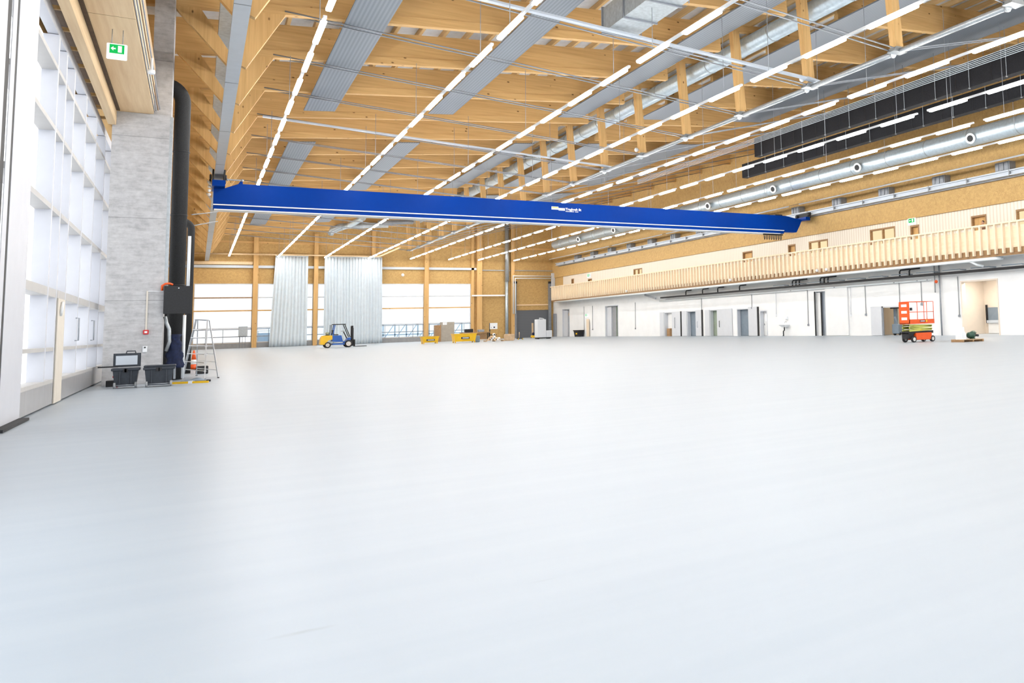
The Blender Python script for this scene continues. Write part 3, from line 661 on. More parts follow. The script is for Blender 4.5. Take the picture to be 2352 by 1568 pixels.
cr = thing('bridge_crane', 'long bright blue overhead bridge crane girder spanning the hall', 'crane', (21, YC, 8.5)); O = cr.location
ya, yb = YC-.28, YC+.28
MB().prism([(.58, 8.74), (39.7, 8.74), (39.75, 8.62), (40.95, 8.64), (41.3, 9.2), (41.55, 9.72), (40.9, 9.80), (39.9, 9.97), (1.75, 9.97), (1.05, 9.66), (.58, 9.66)], 'Y', ya, yb).build('girder', 'blue', cr, O)
MB().box(.58, 39.6, ya-.12, ya-.001, 8.70, 8.76).build('upper_ledge', 'lampw', cr, O)
MB().box(.58, 39.6, ya-.07, yb+.07, 8.48, 8.70).build('lower_flange', 'blue', cr, O)
MB().box(.62, 39.2, ya-.16, yb+.16, 8.43, 8.48).build('running_strip', 'lampw', cr, O)
MB().box(40.9, 40.96, ya-.02, yb+.02, 8.7, 9.7).build('end_plate', 'blue', cr, O)
et = MB().box(.5, 1.1, YC-1.1, YC+1.1, 9.66, 10.0).build('end_truck', 'blue', cr, O)
et = MB().box(41.5, 41.95, YC-.9, YC+.9, 9.62, 9.9).build('end_truck', 'blue', cr, O)
for (xx, s) in ((.42, 0), (1.12, 0)):
    for yy in (YC-.8, YC+.8): MB().lathe([(.10, -.05), (.14, -.03), (.14, .03), (.10, .05)], (xx, yy, 10.2), 'X', 14).build('wheel', 'black', et, O)
MB().box(.5, .58, YC-1, YC+1, 9.9, 10.6).box(1.02, 1.1, YC-1, YC+1, 9.9, 10.6).build('wheel_bracket', 'black', cr, O)
for yy in (YC-.8, YC+.8): MB().lathe([(.10, -.12), (.16, -.08), (.16, .08), (.10, .12)], (41.86, yy, 10.1), 'X', 14).build('wheel', 'black', et, O)
MB().box(41.90, 41.97, YC-1, YC+1, 9.8, 10.28).build('wheel_bracket', 'black', cr, O)
for k in range(4): MB().ball((.38, YC-.5, 9.25+k*.22), .09, 8).build('cable_clip', 'lampw', cr, O)
MB().box(1.15, 1.9, YC-.6, YC-.5, 10.1, 10.16).ball((1.9, YC-.55, 10.13), .08, 8).ball((1.2, YC-.55, 10.13), .07, 8).build('pickup_arm', 'galvd', cr, O)
MB().prism([(1.72, 9.97), (1.95, 9.97), (1.95, 10.22), (1.88, 10.22)], 'Y', YC-.1, YC+.1).build('end_stop', 'blue', cr, O)
MB().box(38.9, 39.6, YC-.2, YC+.2, 9.97, 10.07).build('control_box', 'black', cr, O)
MB().box(37.6, 39.5, YC-.35, YC-.2, 8.33, 8.42).build('festoon_rail', 'black', cr, O)
for k in range(8):
    x = 37.65+k*.23
    MB().tube([(x, YC-.28, 8.34), (x+.01, YC-.28, 8.05), (x+.05, YC-.28, 7.93), (x+.1, YC-.28, 8.05), (x+.11, YC-.28, 8.34)], .03, 5).build('festoon_loop', 'black', cr, O)
sgn = MB().box(19.93, 20.42, ya-.012, ya-.001, 9.47, 9.68).build('maker_plate', 'lampw', cr, O); sgn['label'] = 'white and yellow plate on the crane girder'
MB().box(19.97, 20.40, ya-.016, ya-.012, 9.58, 9.65).build('plate_mark', 'lime', cr, O)
MB().box(20.43, 20.90, ya-.012, ya-.001, 9.42, 9.60).build('maker_plate', 'steelw', cr, O)
text_mesh('lettering', 'Tragkraft 8t', .235, 'lampw', cr, (20.94-21, ya-YC-.006, 9.46-8.5), (PI/2, 0, 0), .003, .006)
MB().box(20.94, 21.55, ya-.01, ya-.001, 9.36, 9.40).box(21.63, 21.86, ya-.01, ya-.001, 9.36, 9.40).build('small_print', 'lampw', cr, O)

# ------------------------------------------------------------------ left side: gate, column, timbers
XG = -2.6
struct('wall_left', MB().box(-3.6, -3.1, -12, YF+.4, 8.3, 16.5).box(-3.6, -3.1, 33.4, YF+.4, 0, 8.3), 'osb')
struct('trim_9', MB().box(-2.80, -2.62, -12, 60, 8.02, 8.30), 'gate')
def gate_leaf(y0, y1, mull, label, small=True):
    t = thing('hangar_gate', label, 'gate', (XG-.13, (y0+y1)/2, 0), 0, 'sliding hangar gate leaves'); O = t.location
    xb = -2.87
    for m_ in mull: MB().box(xb, XG+.004, m_-.07, m_+.07, .58, 8.0).build('mullion', 'gate', t, O)
    for (za, zc) in ((.50, .58), (1.20, 1.28), (2.38, 2.56), (4.2, 4.31), (5.9, 6.0), (7.22, 7.32)):
        MB().box(xb, XG, y0, y1, za, zc).build('transom', 'gatebar', t, O)
    MB().box(xb, XG, y0, y1, .04, .50).build('kick_plate', 'kick', t, O)
    MB().box(xb-.05, xb, y0, y1, .5, 8.0).build('glazing', 'gateglass', t, O)
    for m_ in mull[:-1]:
        for (za, zc) in ((.62, 1.16), (1.32, 2.34)): MB().box(xb, xb+.12, m_+.07, m_+.13, za, zc).build('sash', 'steelw', t, O)
    return t
gl = gate_leaf(17.64, 24.32, [20.05, 22.92, 24.22], 'middle leaf of the tall white glazed hangar gate left of the concrete column')
MB().box(XG-.001, XG+.007, 18.2, 20.13, .04, 8.0).build('cover_plate', 'gate', gl, gl.location)
MB().box(XG-.001, XG+.008, 17.64, 18.0, .04, 8.0).build('cover_plate', 'gate', gl, gl.location)
MB().box(XG-.001, XG+.002, 18.0, 18.2, .04, 8.0).build('edge_seal', 'black', gl, gl.location)
MB().box(-2.66, XG-.002, 24.33, 24.40, .04, 2.38).build('edge_seal', 'black', gl, gl.location)
g2 = gate_leaf(24.4, 42, [25.72, 28.35, 31.1, 33.9, 36.6], 'far leaf of the tall white glazed hangar gate, partly behind the concrete column')
MB().box(-2.85, XG+.02, 24.4, 25.6, .03, 2.38).build('door_edge', 'cream', g2, g2.location)
MB().tube([(XG+.03, 24.8, 2.0), (XG+.06, 24.7, 2.15), (XG+.05, 24.9, 2.3)], .03, 6).build('hose', 'lampw', g2, g2.location)
for yy in (28.0, 31.9): MB().tube([(XG, yy, 1.42), (XG+.07, yy, 1.42), (XG+.07, yy, 2.0), (XG, yy, 2.0)], .02, 6).build('pull_handle', 'galvd', g2, g2.location)
g3 = gate_leaf(9.2, 17.2, [10.4, 13.2, 15.8], 'nearest leaf of the tall white hangar gate at the left edge')
MB().box(XG-.001, XG+.008, 16.2, 17.2, .04, 8.0).build('cover_plate', 'gate', g3, g3.location)
MB().box(-2.85, -2.612, 17.21, 17.62, .06, 8.0).solo('gate_gap_strip', 'black vertical strip standing in for the dark gap between the two nearest gate leaves', 'seal', 'black')  # flush black strip stands in for the dark recess between the leaves
MB().box(-2.95, -2.45, 17.6, 20.1, .003, .05).solo('floor_seal', 'black rubber sill on the floor under the nearest gate leaf', 'seal', 'rubber')

cc = thing('concrete_column', 'tall grey board-marked concrete column left of the black pipes', 'column', (-1.6, 33.4, 0)); O = cc.location
MB().box(-2.36, -.89, 32.7, 34.2, 0, 8.63).build('shaft', 'concrete', cc, O)
MB().box(-1.40, -.86, 32.85, 34.2, 8.63, 14.6).build('upper_shaft', 'concrete', cc, O)
MB().box(-.89, -.80, 32.72, 32.80, 2.9, 8.6).box(-.885, -.80, 32.80, 33.0, 2.9, 8.6).build('corner_angle', 'galv', cc, O)
tg = thing('timber_girder', 'wide pale glulam girder resting on the concrete column above the gate', 'girder', (-1.75, 20, 8.64)); O = tg.location
MB().box(-2.17, -1.32, 8, 32.72, 8.64, 10.2).build('girder', 'paleY', tg, O)
MB().box(-2.17, -1.32, 23.0, 23.01, 8.636, 8.64).build('joint', 'brownY', tg, O)
MB().box(-2.46, -2.26, 8, 32.699, 8.18, 8.62).solo('edge_timber', 'narrow golden timber beam above the top of the hangar gate', 'beam', 'paleY')
MB().box(-3.05, -2.175, 4, 32.6, 8.62, 8.70).solo('soffit_board', 'dark brown soffit boarding above the hangar gate', 'soffit', 'soffit')
for k in range(14):
    MB().box(-2.72, -2.461, 13.0+k*1.5, 13.08+k*1.5, 8.30, 8.38).solo('soffit_batten', 'pale batten across the dark gap above the hangar gate, %s from the near end' % ORD[k], 'batten', 'joist', 'battens above the gate')
t = thing('cable_bundle', 'bundle of grey and brown cables beside the pale timber girder', 'cables', (-1.2, 20, 8.7)); O = t.location
for k in range(4): MB().tube([(-1.30+k*.045, 8, 8.70+.03*k), (-1.30+k*.045, 32.6, 8.70+.03*k)], .018, 5).build('cable', ('galvd', 'grey', 'brownY', 'galvd')[k], t, O)
t = exit_sign((-1.70, 23.95, 7.92), .38, .37, 'green exit sign with arrow and door hanging from the pale timber girder', 0, 1)
MB().tube([(-.10, .035, .37), (-.10, .035, .715)], .008, 5).build('hanger', 'galvd', t)
MB().tube([(.10, .035, .37), (.10, .035, .715)], .008, 5).build('hanger', 'galvd', t)
MB().lathe([(.03, .42), (.03, .12), (.075, .1), (.085, .04), (.07, 0)], (-1.13, 26, 8.2), 'Z', 14).solo('smoke_detector', 'small white round detector beside the pale timber girder', 'detector', 'lampw')
t = thing('black_duct_pipe', 'fat black insulated duct going up beside the concrete column', 'pipe', (-.59, 34.55, 0)); O = t.location
arc = [(-.59-.5+.5*math.cos(a), 34.55, 9.5+.62*math.sin(a)) for a in [i*PI/16 for i in range(9)]]
MB().tube([(-.59, 34.55, .02), (-.59, 34.55, 9.4)]+arc, .232, 18).build('pipe', 'pipeblk', t, O)
for z in (3.2, 5.6, 7.8): MB().lathe([(.237, -.02), (.245, -.015), (.245, .015), (.237, .02)], (-.59, 34.55, z), 'Z', 18).build('seam_ring', 'black', t, O)
t = thing('thin_black_pipe', 'thinner black insulated pipe behind the fat black duct', 'pipe', (-.27, 39.5, 0)); O = t.location
arc = [(-.27-.5+.5*math.cos(a), 39.5, 5.68+.35*math.sin(a)) for a in [i*PI/16 for i in range(9)]]
MB().tube([(-.27, 39.5, .02), (-.27, 39.5, 5.58)]+arc, .125, 14).build('pipe', 'pipeblk', t, O)
MB().tube([(-.30, 37.6, 3.15), (-.30, 37.6, 5.2)], .05, 8).build('white_sleeve', 'lampw', t, O)
for z in (5.8, 6.25): MB().tube([(-.27, 39.5, z), (.70, 47, z+1.1)], .02, 5).build('stay', 'galvd', t, O)
MB().box(-1.0, -.42, 35.4, 35.45, .0, 2.75).solo('black_backing', 'black backing sheet added behind the fat black duct to keep the gap dark', 'board', 'black')  # added backing that keeps the space behind the pipes dark
MB().tube([(-.33, 33.12, .1), (-.33, 33.12, 2.15)], .045, 8).solo('white_riser', 'thin white riser pipe in front of the black ducts below the black box', 'pipe', 'lampw')
t = thing('black_box', 'square black board box mounted in front of the black ducts', 'box', (-.52, 32.55, 2.18)); O = t.location
MB().bev(-.885, -.16, 32.5, 32.66, 2.18, 3.07, .01).build('box', 'black', t, O)
MB().box(-.87, -.83, 32.66, 32.72, 2.4, 2.9).build('bracket', 'galv', t, O)
MB().lathe([(.018, 0), (.018, .02)], (-.5, 32.48, 3.0), 'Y', 8).build('knob', 'lampw', t, O)
MB().tube([(-.935, 32.6, 2.93), (-.93, 32.55, 3.08), (-.85, 32.55, 3.14), (-.75, 32.56, 3.15), (-.66, 32.58, 3.11)], .035, 8).solo('orange_hose', 'short orange hose curled on top of the black box', 'hose', 'orange')
t = thing('fire_call_point', 'red fire alarm call point with white conduit on the concrete column', 'alarm', (-1.31, 32.66, 1.55)); O = t.location
MB().bev(-1.38, -1.24, 32.63, 32.699, 1.55, 1.69, .01).build('box', 'red', t, O)
MB().box(-1.345, -1.275, 32.622, 32.63, 1.59, 1.65).build('label_plate', 'lampw', t, O)
MB().box(-1.33, -1.29, 32.67, 32.699, 1.69, 2.92).build('conduit', 'cream', t, O)
MB().box(-1.29, -.9, 32.68, 32.699, 2.90, 2.92).build('conduit', 'lampw', t, O)
t = thing('door_switch', 'small white switch box low on the concrete column', 'switch', (-1.31, 32.68, 1.02)); O = t.location
MB().bev(-1.38, -1.26, 32.66, 32.70, .99, 1.18, .008).build('box', 'lampw', t, O)
MB().lathe([(.025, 0), (.025, .015)], (-1.32, 32.64, 1.14), 'Y', 8).build('button', 'black', t, O)
# hanging overalls, made as one folded cloth
t = MB(); n = 18; rows = 12; v = []
for i in range(rows+1):
    z = .45+1.08*i/rows; w_ = .23-.10*(i/rows)**1.3+.03*math.sin(i*1.7)
    for k in range(n):
        a = 2*PI*k/n; r_ = 1+.16*math.sin(a*5+i*.6)
        v.append((-.56+w_*math.cos(a)*r_, 32.98+.11*math.sin(a)*r_, z))
f = [(i*n+k, i*n+(k+1) % n, i*n+n+(k+1) % n, i*n+n+k) for i in range(rows) for k in range(n)]+[tuple(range(n-1, -1, -1)), tuple(rows*n+k for k in range(n))]
t.add(v, f, True); t.solo('hanging_overalls', 'dark navy work clothes hanging below the black box', 'clothes', 'navy')
MB().tube([(-.84, 32.9, 2.1), (-.8, 32.85, 1.9), (-.72, 32.85, 1.7), (-.70, 32.85, 1.3), (-.78, 32.9, 1.0)], .05, 8).solo('cable_sleeve', 'grey white corrugated cable hanging below the black box', 'cable', 'galv')
# tool totes ---------------------------------------------------------
def tote(label, x0, x1, y0, y1, lid):
    t = thing('rolling_toolbox', label, 'toolbox', ((x0+x1)/2, (y0+y1)/2, 0)); O = t.location
    MB().frustum((x0+.06, x1-.06, y0+.05, y1-.04), (x0+.01, x1-.01, y0+.01, y1-.01), .05, .50).build('tub', 'tote', t, O)
    MB().bev(x0-.03, x1+.03, y0-.03, y1+.03, .50, .58, .015).build('rim', 'tote', t, O)
    for xx in (x0+.16, x1-.19): MB().box(xx, xx+.03, y0-.005, y0+.05, .12, .5).build('rib', 'tote', t, O)
    for xx in (x0+.03, x1-.09): MB().lathe([(.04, 0), (.085, .005), (.085, .055), (.04, .06)], (xx, y0+.03, .085), 'X', 14).build('wheel', 'grey', t, O)
    MB().tube([(x0+.03, y0+.03, .085), (x1-.03, y0+.03, .085)], .02, 6).build('axle', 'galvd', t, O)
    MB().box(x0+.28, x0+.36, y0-.045, y0-.03, .46, .56).box(x1-.36, x1-.28, y0-.045, y0-.03, .46, .56).build('latch', 'black', t, O)
    if lid:
        MB().box(x0-.02, x1+.02, y1+.02, y1+.08, .60, 1.0).build('open_lid', 'tote', t, O)
        MB().box(x0+.04, x1-.06, y1-.004, y1+.018, .66, .93).build('lid_lining', 'steelw', t, O)
        MB().tube([(x0+.28, y1+.05, 1.0), (x0+.29, y1+.05, 1.06), (x0+.49, y1+.05, 1.06), (x0+.5, y1+.05, 1.0)], .018, 6).build('handle', 'tote', t, O)
        MB().box(x0-.36, x0+.1, y1-.15, y1+.0, .60, .64).build('tray', 'black', t, O)
    else:
        MB().bev(x0-.02, x1+.05, y0-.02, y1+.02, .58, .63, .015).build('lid', 'tote', t, O)
        MB().box(x1-.01, x1+.04, y0+.1, y1-.1, .2, .55).build('side_pocket', 'galvd', t, O)
    return t
tote('charcoal rolling toolbox with open lid in front of the concrete column', -1.97, -1.36, 30.55, 31.05, True)
tote('charcoal rolling toolbox with closed lid, right of the open one', -1.22, -.52, 30.3, 30.85, False)
MB().box(-2.2, -2.0, 31.9, 32.3, 0, .18).solo('small_black_case', 'small black case on the floor at the left foot of the concrete column', 'case', 'black')
MB().tube([(-2.0, 31.5, .30), (-1.85, 31.4, .36), (-1.7, 31.35, .33)], .035, 6).tube([(-1.9, 31.42, .0), (-1.9, 31.42, .35)], .02, 5).solo('red_clamp', 'red hand clamp standing behind the open toolbox', 'clamp', 'red')
t = thing('spirit_level', 'long yellow spirit level lying on the floor beside the ladder', 'spirit level', (-.1, 31.3, 0), -.35); 
MB().box(-.5, .48, -.03, .03, 0, .06).build('bar', 'yellow', t); MB().box(-.06, .05, -.035, .035, 0, .075).build('vial', 'lampw', t)
m_ = MB(); n = 14; v = []; f = []
for i in range(n):
    for k in range(n):
        x, y = i/(n-1)-.5, k/(n-1)-.5
        v.append((.0+x*.75, 33.0+y*.8, .012+.10*max(0, 1-(x*x+y*y)*5)*(.6+.4*math.sin(9*x+5*y))))
for i in range(n-1):
    for k in range(n-1): f.append((i*n+k, i*n+n+k, i*n+n+k+1, i*n+k+1))
m_.add(v, f, True); m_.solo('work_jacket', 'blue grey work jacket dropped on the floor at the foot of the ladder', 'jacket', 'bluegrey')
MB().box(.0, .35, 31.95, 32.05, 0, .04).box(.3, .42, 31.93, 32.07, 0, .06).solo('hammer', 'dark hammer lying on the floor right of the yellow level', 'hammer', 'black')
# step ladder
t = thing('step_ladder', 'aluminium step ladder standing right of the black pipes', 'ladder', (.1, 36, 0)); O = t.location
Pa, Pb, Qa, Qb = (-.36, 36.6, 0), (.27, 33.48, 0), (.05, 37.2, 0), (.66, 34.23, 0)
Ta, Tb, Ua, Ub = (-.02, 35.4, 2.03), (.30, 34.3, 1.98), (.03, 35.5, 2.02), (.36, 34.4, 1.98)
def lerp(a, b, s): return tuple(a[i]+(b[i]-a[i])*s for i in range(3))
for nm, a, b, w_ in (('rail', Pa, Ta, .06), ('rail', Pb, Tb, .035), ('rail', Qa, Ua, .03), ('rail', Qb, Ub, .035)): MB().bar(a, b, w_, .03).build(nm, 'alum', t, O)
for k in range(1, 7): MB().bar(lerp(Pa, Ta, k/7.2), lerp(Pb, Tb, k/7.2), .08, .02).build('tread', 'alum', t, O)
for k in range(1, 7): MB().bar(lerp(Qa, Ua, k/7.2), lerp(Qb, Ub, k/7.2), .025, .025).build('rung', 'alum', t, O)
MB().bar(Ta, Tb, .09, .03).build('top_cap', 'galvd', t, O)
for a in (Pa, Pb, Qa, Qb): MB().box(a[0]-.03, a[0]+.03, a[1]-.03, a[1]+.03, 0, .03).build('foot', 'rubber', t, O)
t = thing('traffic_cone', 'orange and white traffic cone seen through the ladder', 'cone', (-.06, 44, 0)); O = t.location
MB().box(-.26, .14, 43.8, 44.2, 0, .04).build('base', 'black', t, O)
MB().lathe([(.15, .04), (.12, .25)], (-.06, 44, 0), 'Z', 16).lathe([(.092, .45), (.03, .85)], (-.06, 44, 0), 'Z', 16).build('cone', 'orange', t, O)
MB().lathe([(.12, .25), (.092, .45)], (-.06, 44, 0), 'Z', 16).build('band', 'lampw', t, O)
MB().bev(.02, .42, 38.9, 39.3, 0, .3, .02).solo('dark_crate', 'small dark crate on the floor behind the ladder treads', 'crate', 'black')
t = thing('electrical_cabinet', 'grey electrical cabinet on thin legs before the first far window bay', 'cabinet', (4.6, 116, 0)); O = t.location
MB().bev(4.1, 5.0, 115.9, 116.4, 1.4, 2.55, .02).build('cabinet', 'galv', t, O)
for xx in (4.2, 4.5, 4.8): MB().tube([(xx, 116.1, 0), (xx, 116.1, 1.4)], .025, 6).build('leg', 'galvd', t, O)

# ------------------------------------------------------------------ curtains and their track
def curtain(x0t, x1t, x0b, x1b, label, seed):
    rnd = random.Random(seed); nx = int((x1t-x0t)*30); rows = 14; v = []; f = []
    off = [rnd.uniform(.7, 1.3) for _ in range(nx)]
    for j in range(rows+1):
        h = j/rows; z = .03+10.97*h; a = x0b+(x0t-x0b)*h; b = x1b+(x1t-x1b)*h
        for i in range(nx):
            u = i/(nx-1); ph = i*2*PI/10+rnd.random()*0
            v.append((a+(b-a)*u, 116.1+.075*off[i//8]*math.sin(ph+.4*math.sin(z*.25+i*.05)), z))
    for j in range(rows):
        for i in range(nx-1): f.append((j*nx+i, j*nx+i+1, j*nx+nx+i+1, j*nx+nx+i))
    mb = MB(); mb.add(v, f, True)
    t = thing('tall_curtain', label, 'curtain', ((x0b+x1b)/2, 116.1, 0)); c = mb.build('fabric', 'curtain', t, t.location)
    so = c.modifiers.new('thick', 'SOLIDIFY'); so.thickness = .015
    MB().box(x0t, x1t, 116.06, 116.14, 10.97, 11.05).build('heading_tape', 'curtain', t, t.location)
    return t
curtain(7.7, 11.2, 7.2, 11.2, 'narrower pale blue floor-length curtain on the left, left of the forklift', 3)
curtain(13.0, 19.6, 13.0, 19.7, 'wide pale blue floor-length curtain behind the forklift', 5)
tk = [(-3, 116.1, 11.16), (18.1, 116.1, 11.16)]+[(18.1+1.2*math.sin(a), 114.9+1.2*math.cos(a), 11.16) for a in [i*PI/16 for i in range(1, 9)]]+[(19.3, 103, 11.16)]
MB().tube(tk, .1, 8).solo('curtain_track', 'curved pale timber coloured curtain track above the two pale curtains', 'curtain track', 'paleY')

# ------------------------------------------------------------------ forklift
def wheel(mb_parent, x, y, r, w_, O):
    tyre = MB().lathe([(r*.62, -w_/2), (r*.94, -w_/2), (r, -w_*.3), (r, w_*.3), (r*.94, w_/2), (r*.62, w_/2)], (x, y, r), 'Y', 22, caps=False).build('wheel', 'rubber', mb_parent, O)
    MB().lathe([(.02, -w_*.42), (r*.2, -w_*.42), (r*.25, -w_*.3), (r*.60, -w_*.36), (r*.66, -w_*.45), (r*.66, w_*.45), (r*.6, w_*.3), (.02, w_*.3)], (x, y, r), 'Y', 22).build('rim', 'hub', tyre, O)
fx, fy = 11.65, 92.0
fk = thing('forklift', 'yellow and blue forklift truck parked in front of the wide curtain', 'forklift', (fx, fy, 0)); O = Vector((0, 0, 0))
W2 = .58
MB().prism([(-1.68, .35), (-1.2, .32), (-1.12, .55), (-.95, .75), (-.62, .82), (-.62, 1.22), (-1.45, 1.22), (-1.62, 1.0)], 'Y', -W2, W2).build('counterweight', 'yellow', fk, O)
MB().prism([(-.62, .62), (.95, .40), (.95, .62), (1.05, .95), (.75, .95), (.62, .62), (.32, .60), (.18, 1.2), (-.62, 1.2)], 'Y', -W2+.03, W2-.03).build('body', 'fblue', fk, O)
MB().box(-.6, .62, -W2, W2, .28, .42).build('step_frame', 'fblue', fk, O)
MB().box(-.3, .3, -W2-.01, -W2+.02, .46, .56).build('side_plate', 'galv', fk, O)
for s in (-1, 1):
    y = s*(W2-.06)
    MB().bar((-.58, y, 1.15), (-.40, y, 2.28), .09, .08).build('rear_pillar', 'fblue', fk, O)
    MB().bar((-.75, y, 1.2), (-.70, y, 2.26), .05, .05).build('rear_bar', 'black', fk, O)
    MB().bar((.95, y, 1.0), (.45, y, 2.28), .07, .07).build('front_pillar', 'black', fk, O)
MB().box(-.55, .55, -W2, W2, 2.25, 2.33).build('overhead_guard', 'black', fk, O)
MB().box(-.52, -.05, -.25, .25, 1.22, 1.32).build('seat', 'black', fk, O)
MB().prism([(-.55, 1.3), (-.42, 1.3), (-.48, 1.75), (-.6, 1.72)], 'Y', -.24, .24).build('backrest', 'black', fk, O)
MB().bar((.72, 0, .9), (.42, 0, 1.55), .09, .09).build('steering_column', 'black', fk, O)
MB().lathe([(.17, -.015), (.19, 0), (.17, .015), (.15, 0), (.17, -.015)], (.38, 0, 1.6), 'Z', 16, caps=False).build('steering_wheel', 'black', fk, O)
MB().lathe([(.06, -.35), (.15, -.3), (.15, .3), (.06, .35)], (-1.0, 0, 1.42), 'Y', 16).build('gas_bottle', 'gasbottle', fk, O)
MB().box(-1.15, -.85, -.3, .3, 1.22, 1.28).build('bottle_cradle', 'black', fk, O)
for s in (-1, 1):
    MB().box(1.12, 1.24, s*.38-.06, s*.38+.06, .12, 2.08).build('mast_rail', 'black', fk, O)
    MB().tube([(1.3, s*.2, .2), (1.3, s*.2, 1.9)], .035, 8).build('mast_cylinder', 'galvd', fk, O)
    MB().box(1.36, 1.44, s*.28-.06, s*.28+.06, .04, .75).box(1.44, 2.5, s*.28-.06, s*.28+.06, .04, .10).build('fork', 'black', fk, O)
MB().box(1.12, 1.24, -.44, .44, 2.0, 2.12).box(1.12, 1.22, -.44, .44, 1.1, 1.18).build('mast_crossbar', 'black', fk, O)
MB().box(1.28, 1.36, -.5, .5, .3, .75).build('fork_carriage', 'black', fk, O)
for s in (-1, 1): wheel(fk, -1.02, s*(W2-.1), .29, .24, O); wheel(fk, .82, s*(W2-.08), .36, .28, O)

# ------------------------------------------------------------------ scissor lift
lf = thing('scissor_lift', 'orange scissor lift with lime scissor arms in front of the white wall', 'lift', (32.2, 32.4, 0)); O = Vector((0, 0, 0))
LX0, LX1, LY0, LY1 = -.93, .95, -.38, .38
MB().bev(-.45, .72, LY0, LY1, .12, .50, .02).build('chassis', 'orange', lf, O)
MB().box(LX0+.02, LX1-.02, LY0+.1, LY1-.1, .46, .60).box(LX0+.02, LX0+.4, LY0+.12, LY1-.12, .2, .5).build('deck_frame', 'black', lf, O)
for x in (-.62, .78):
    for s in (-1, 1): wheel(lf, x, s*.33, .165, .13, O)
for i in range(4):
    z = .62+i*.085; fl_ = 1 if i % 2 == 0 else -1
    for s in (-.26, .26): MB().bar((-.85*fl_, s, z), (.82*fl_, s, z+.045), .05, .088).build('scissor_arm', 'lime', lf, O)
MB().tube([(0, -.3, .64), (0, .3, .64)], .04, 8).build('pivot', 'yellow', lf, O)
MB().box(LX0, LX1, LY0, LY1, .98, 1.03).build('platform', 'orange', lf, O)
tb = MB()
for (a, b, c, d_) in ((LX0, LX1, LY0, LY0+.02), (LX0, LX1, LY1-.02, LY1), (LX1-.02, LX1, LY0, LY1)): tb.box(a, b, c, d_, 1.03, 1.22)
tb.build('toe_board', 'orange', lf, O)
for x in (LX0+.02, -.3, .42, LX1-.02):
    for s in (LY0+.02, LY1-.02): MB().tube([(x, s, 1.03), (x, s, 2.17)], .018, 6).build('guard_post', 'orange', lf, O)
for z in (1.62, 2.17):
    MB().tube([(LX0+.02, LY0+.02, z), (LX1-.02, LY0+.02, z), (LX1-.02, LY1-.02, z), (LX0+.02, LY1-.02, z), (LX0+.02, LY0+.02, z)], .018, 6).build('guard_rail', 'orange', lf, O)
MB().box(LX0, LX0+.035, LY0, LY1, 1.0, 2.15).build('end_gate', 'orange', lf, O)
for z in (1.2, 1.55, 1.9): MB().box(LX0-.01, LX0, -.22, .2, z, z+.14).build('gate_slot', 'lampw', lf, O)
MB().box(-.86, -.74, LY0-.06, LY0+.02, 1.7, 1.85).build('control_box', 'black', lf, O)
MB().box(-.15, .25, LY0-.012, LY0-.001, 1.07, 1.18).build('name_plate', 'purple', lf, O)
MB().box(-.11, .21, LY0-.016, LY0-.012, 1.105, 1.145).build('plate_lettering', 'lampw', lf, O)
MB().lathe([(.062, -.018), (.062, -.002)], (.34, LY0, 1.125), 'Y', 16).build('warning_disc', 'yellow', lf, O)
# dark machine behind it in the doorway
t = thing('stacker_truck', 'dark grey pedestrian stacker in the doorway behind the orange lift', 'stacker', (43.6, 45.9, 0)); O = t.location
MB().bev(43.3, 43.9, 45.55, 46.25, .12, .85, .04).build('body', 'bluegrey', t, O)
MB().box(43.5, 43.75, 46.0, 46.2, .1, 2.0).build('mast', 'bluegrey', t, O)
MB().bar((43.4, 45.7, .8), (43.2, 45.8, 1.4), .12, .12).build('tiller', 'bluegrey', t, O); MB().box(43.2, 43.8, 45.6, 46.25, 2.0, 2.18).build('head', 'black', t, O)
for yy in (45.6, 46.15): MB().lathe([(.05, -.05), (.11, -.05), (.11, .05), (.05, .05)], (43.5, yy, .11), 'Y', 14).build('wheel', 'rubber', t, O)
# pallet with parts right of the lift
t = thing('pallet', 'brown wooden pallet right of the lift carrying white boxes and a motor', 'pallet', (32.8, 29.4, 0), -.05, 'x'); del t['group']
for k in range(5): MB().box(-.75, .75, -.4+k*.18, -.29+k*.18, .11, .14).build('deck_board', 'tan', t)
for k in range(3): MB().box(-.75+k*.7, -.65+k*.7, -.4, .43, 0, .11).build('block', 'brownY', t)
for k in range(4): MB().box(32.12, 32.42, 29.15, 29.6, .14+k*.085, .22+k*.085).solo('white_carton', 'flat white carton in the stack on the pallet, %s from the bottom' % ORD[k], 'carton', 'lampw', 'stack of white cartons')
MB().lathe([(.12, 0), (.12, .25), (.05, .45), (.04, .62)], (32.62, 29.5, .14), 'Z', 14).solo('white_bottle', 'tall white canister standing on the pallet beside the cartons', 'canister', 'lampw')
t = thing('gear_motor', 'dark green electric motor with long shaft lying on the pallet', 'motor', (33.15, 29.35, .14)); O = t.location
MB().lathe([(.08, -.3), (.15, -.28), (.15, -.08), (.19, -.06), (.19, 0), (.12, .02), (.12, .14)], (33.1, 29.35, .33), 'X', 16).build('motor', 'green', t, O)
MB().tube([(33.24, 29.35, .33), (33.55, 29.35, .30)], .06, 10).build('shaft', 'black', t, O); MB().box(33.0, 33.2, 29.25, 29.45, .14, .2).build('foot', 'green', t, O)
MB().tube([(33.15, 29.4, .5), (33.3, 29.45, .52), (33.45, 29.5, .50), (33.55, 29.5, .42)], .05, 8).build('hose', 'gasbottle', t, O)
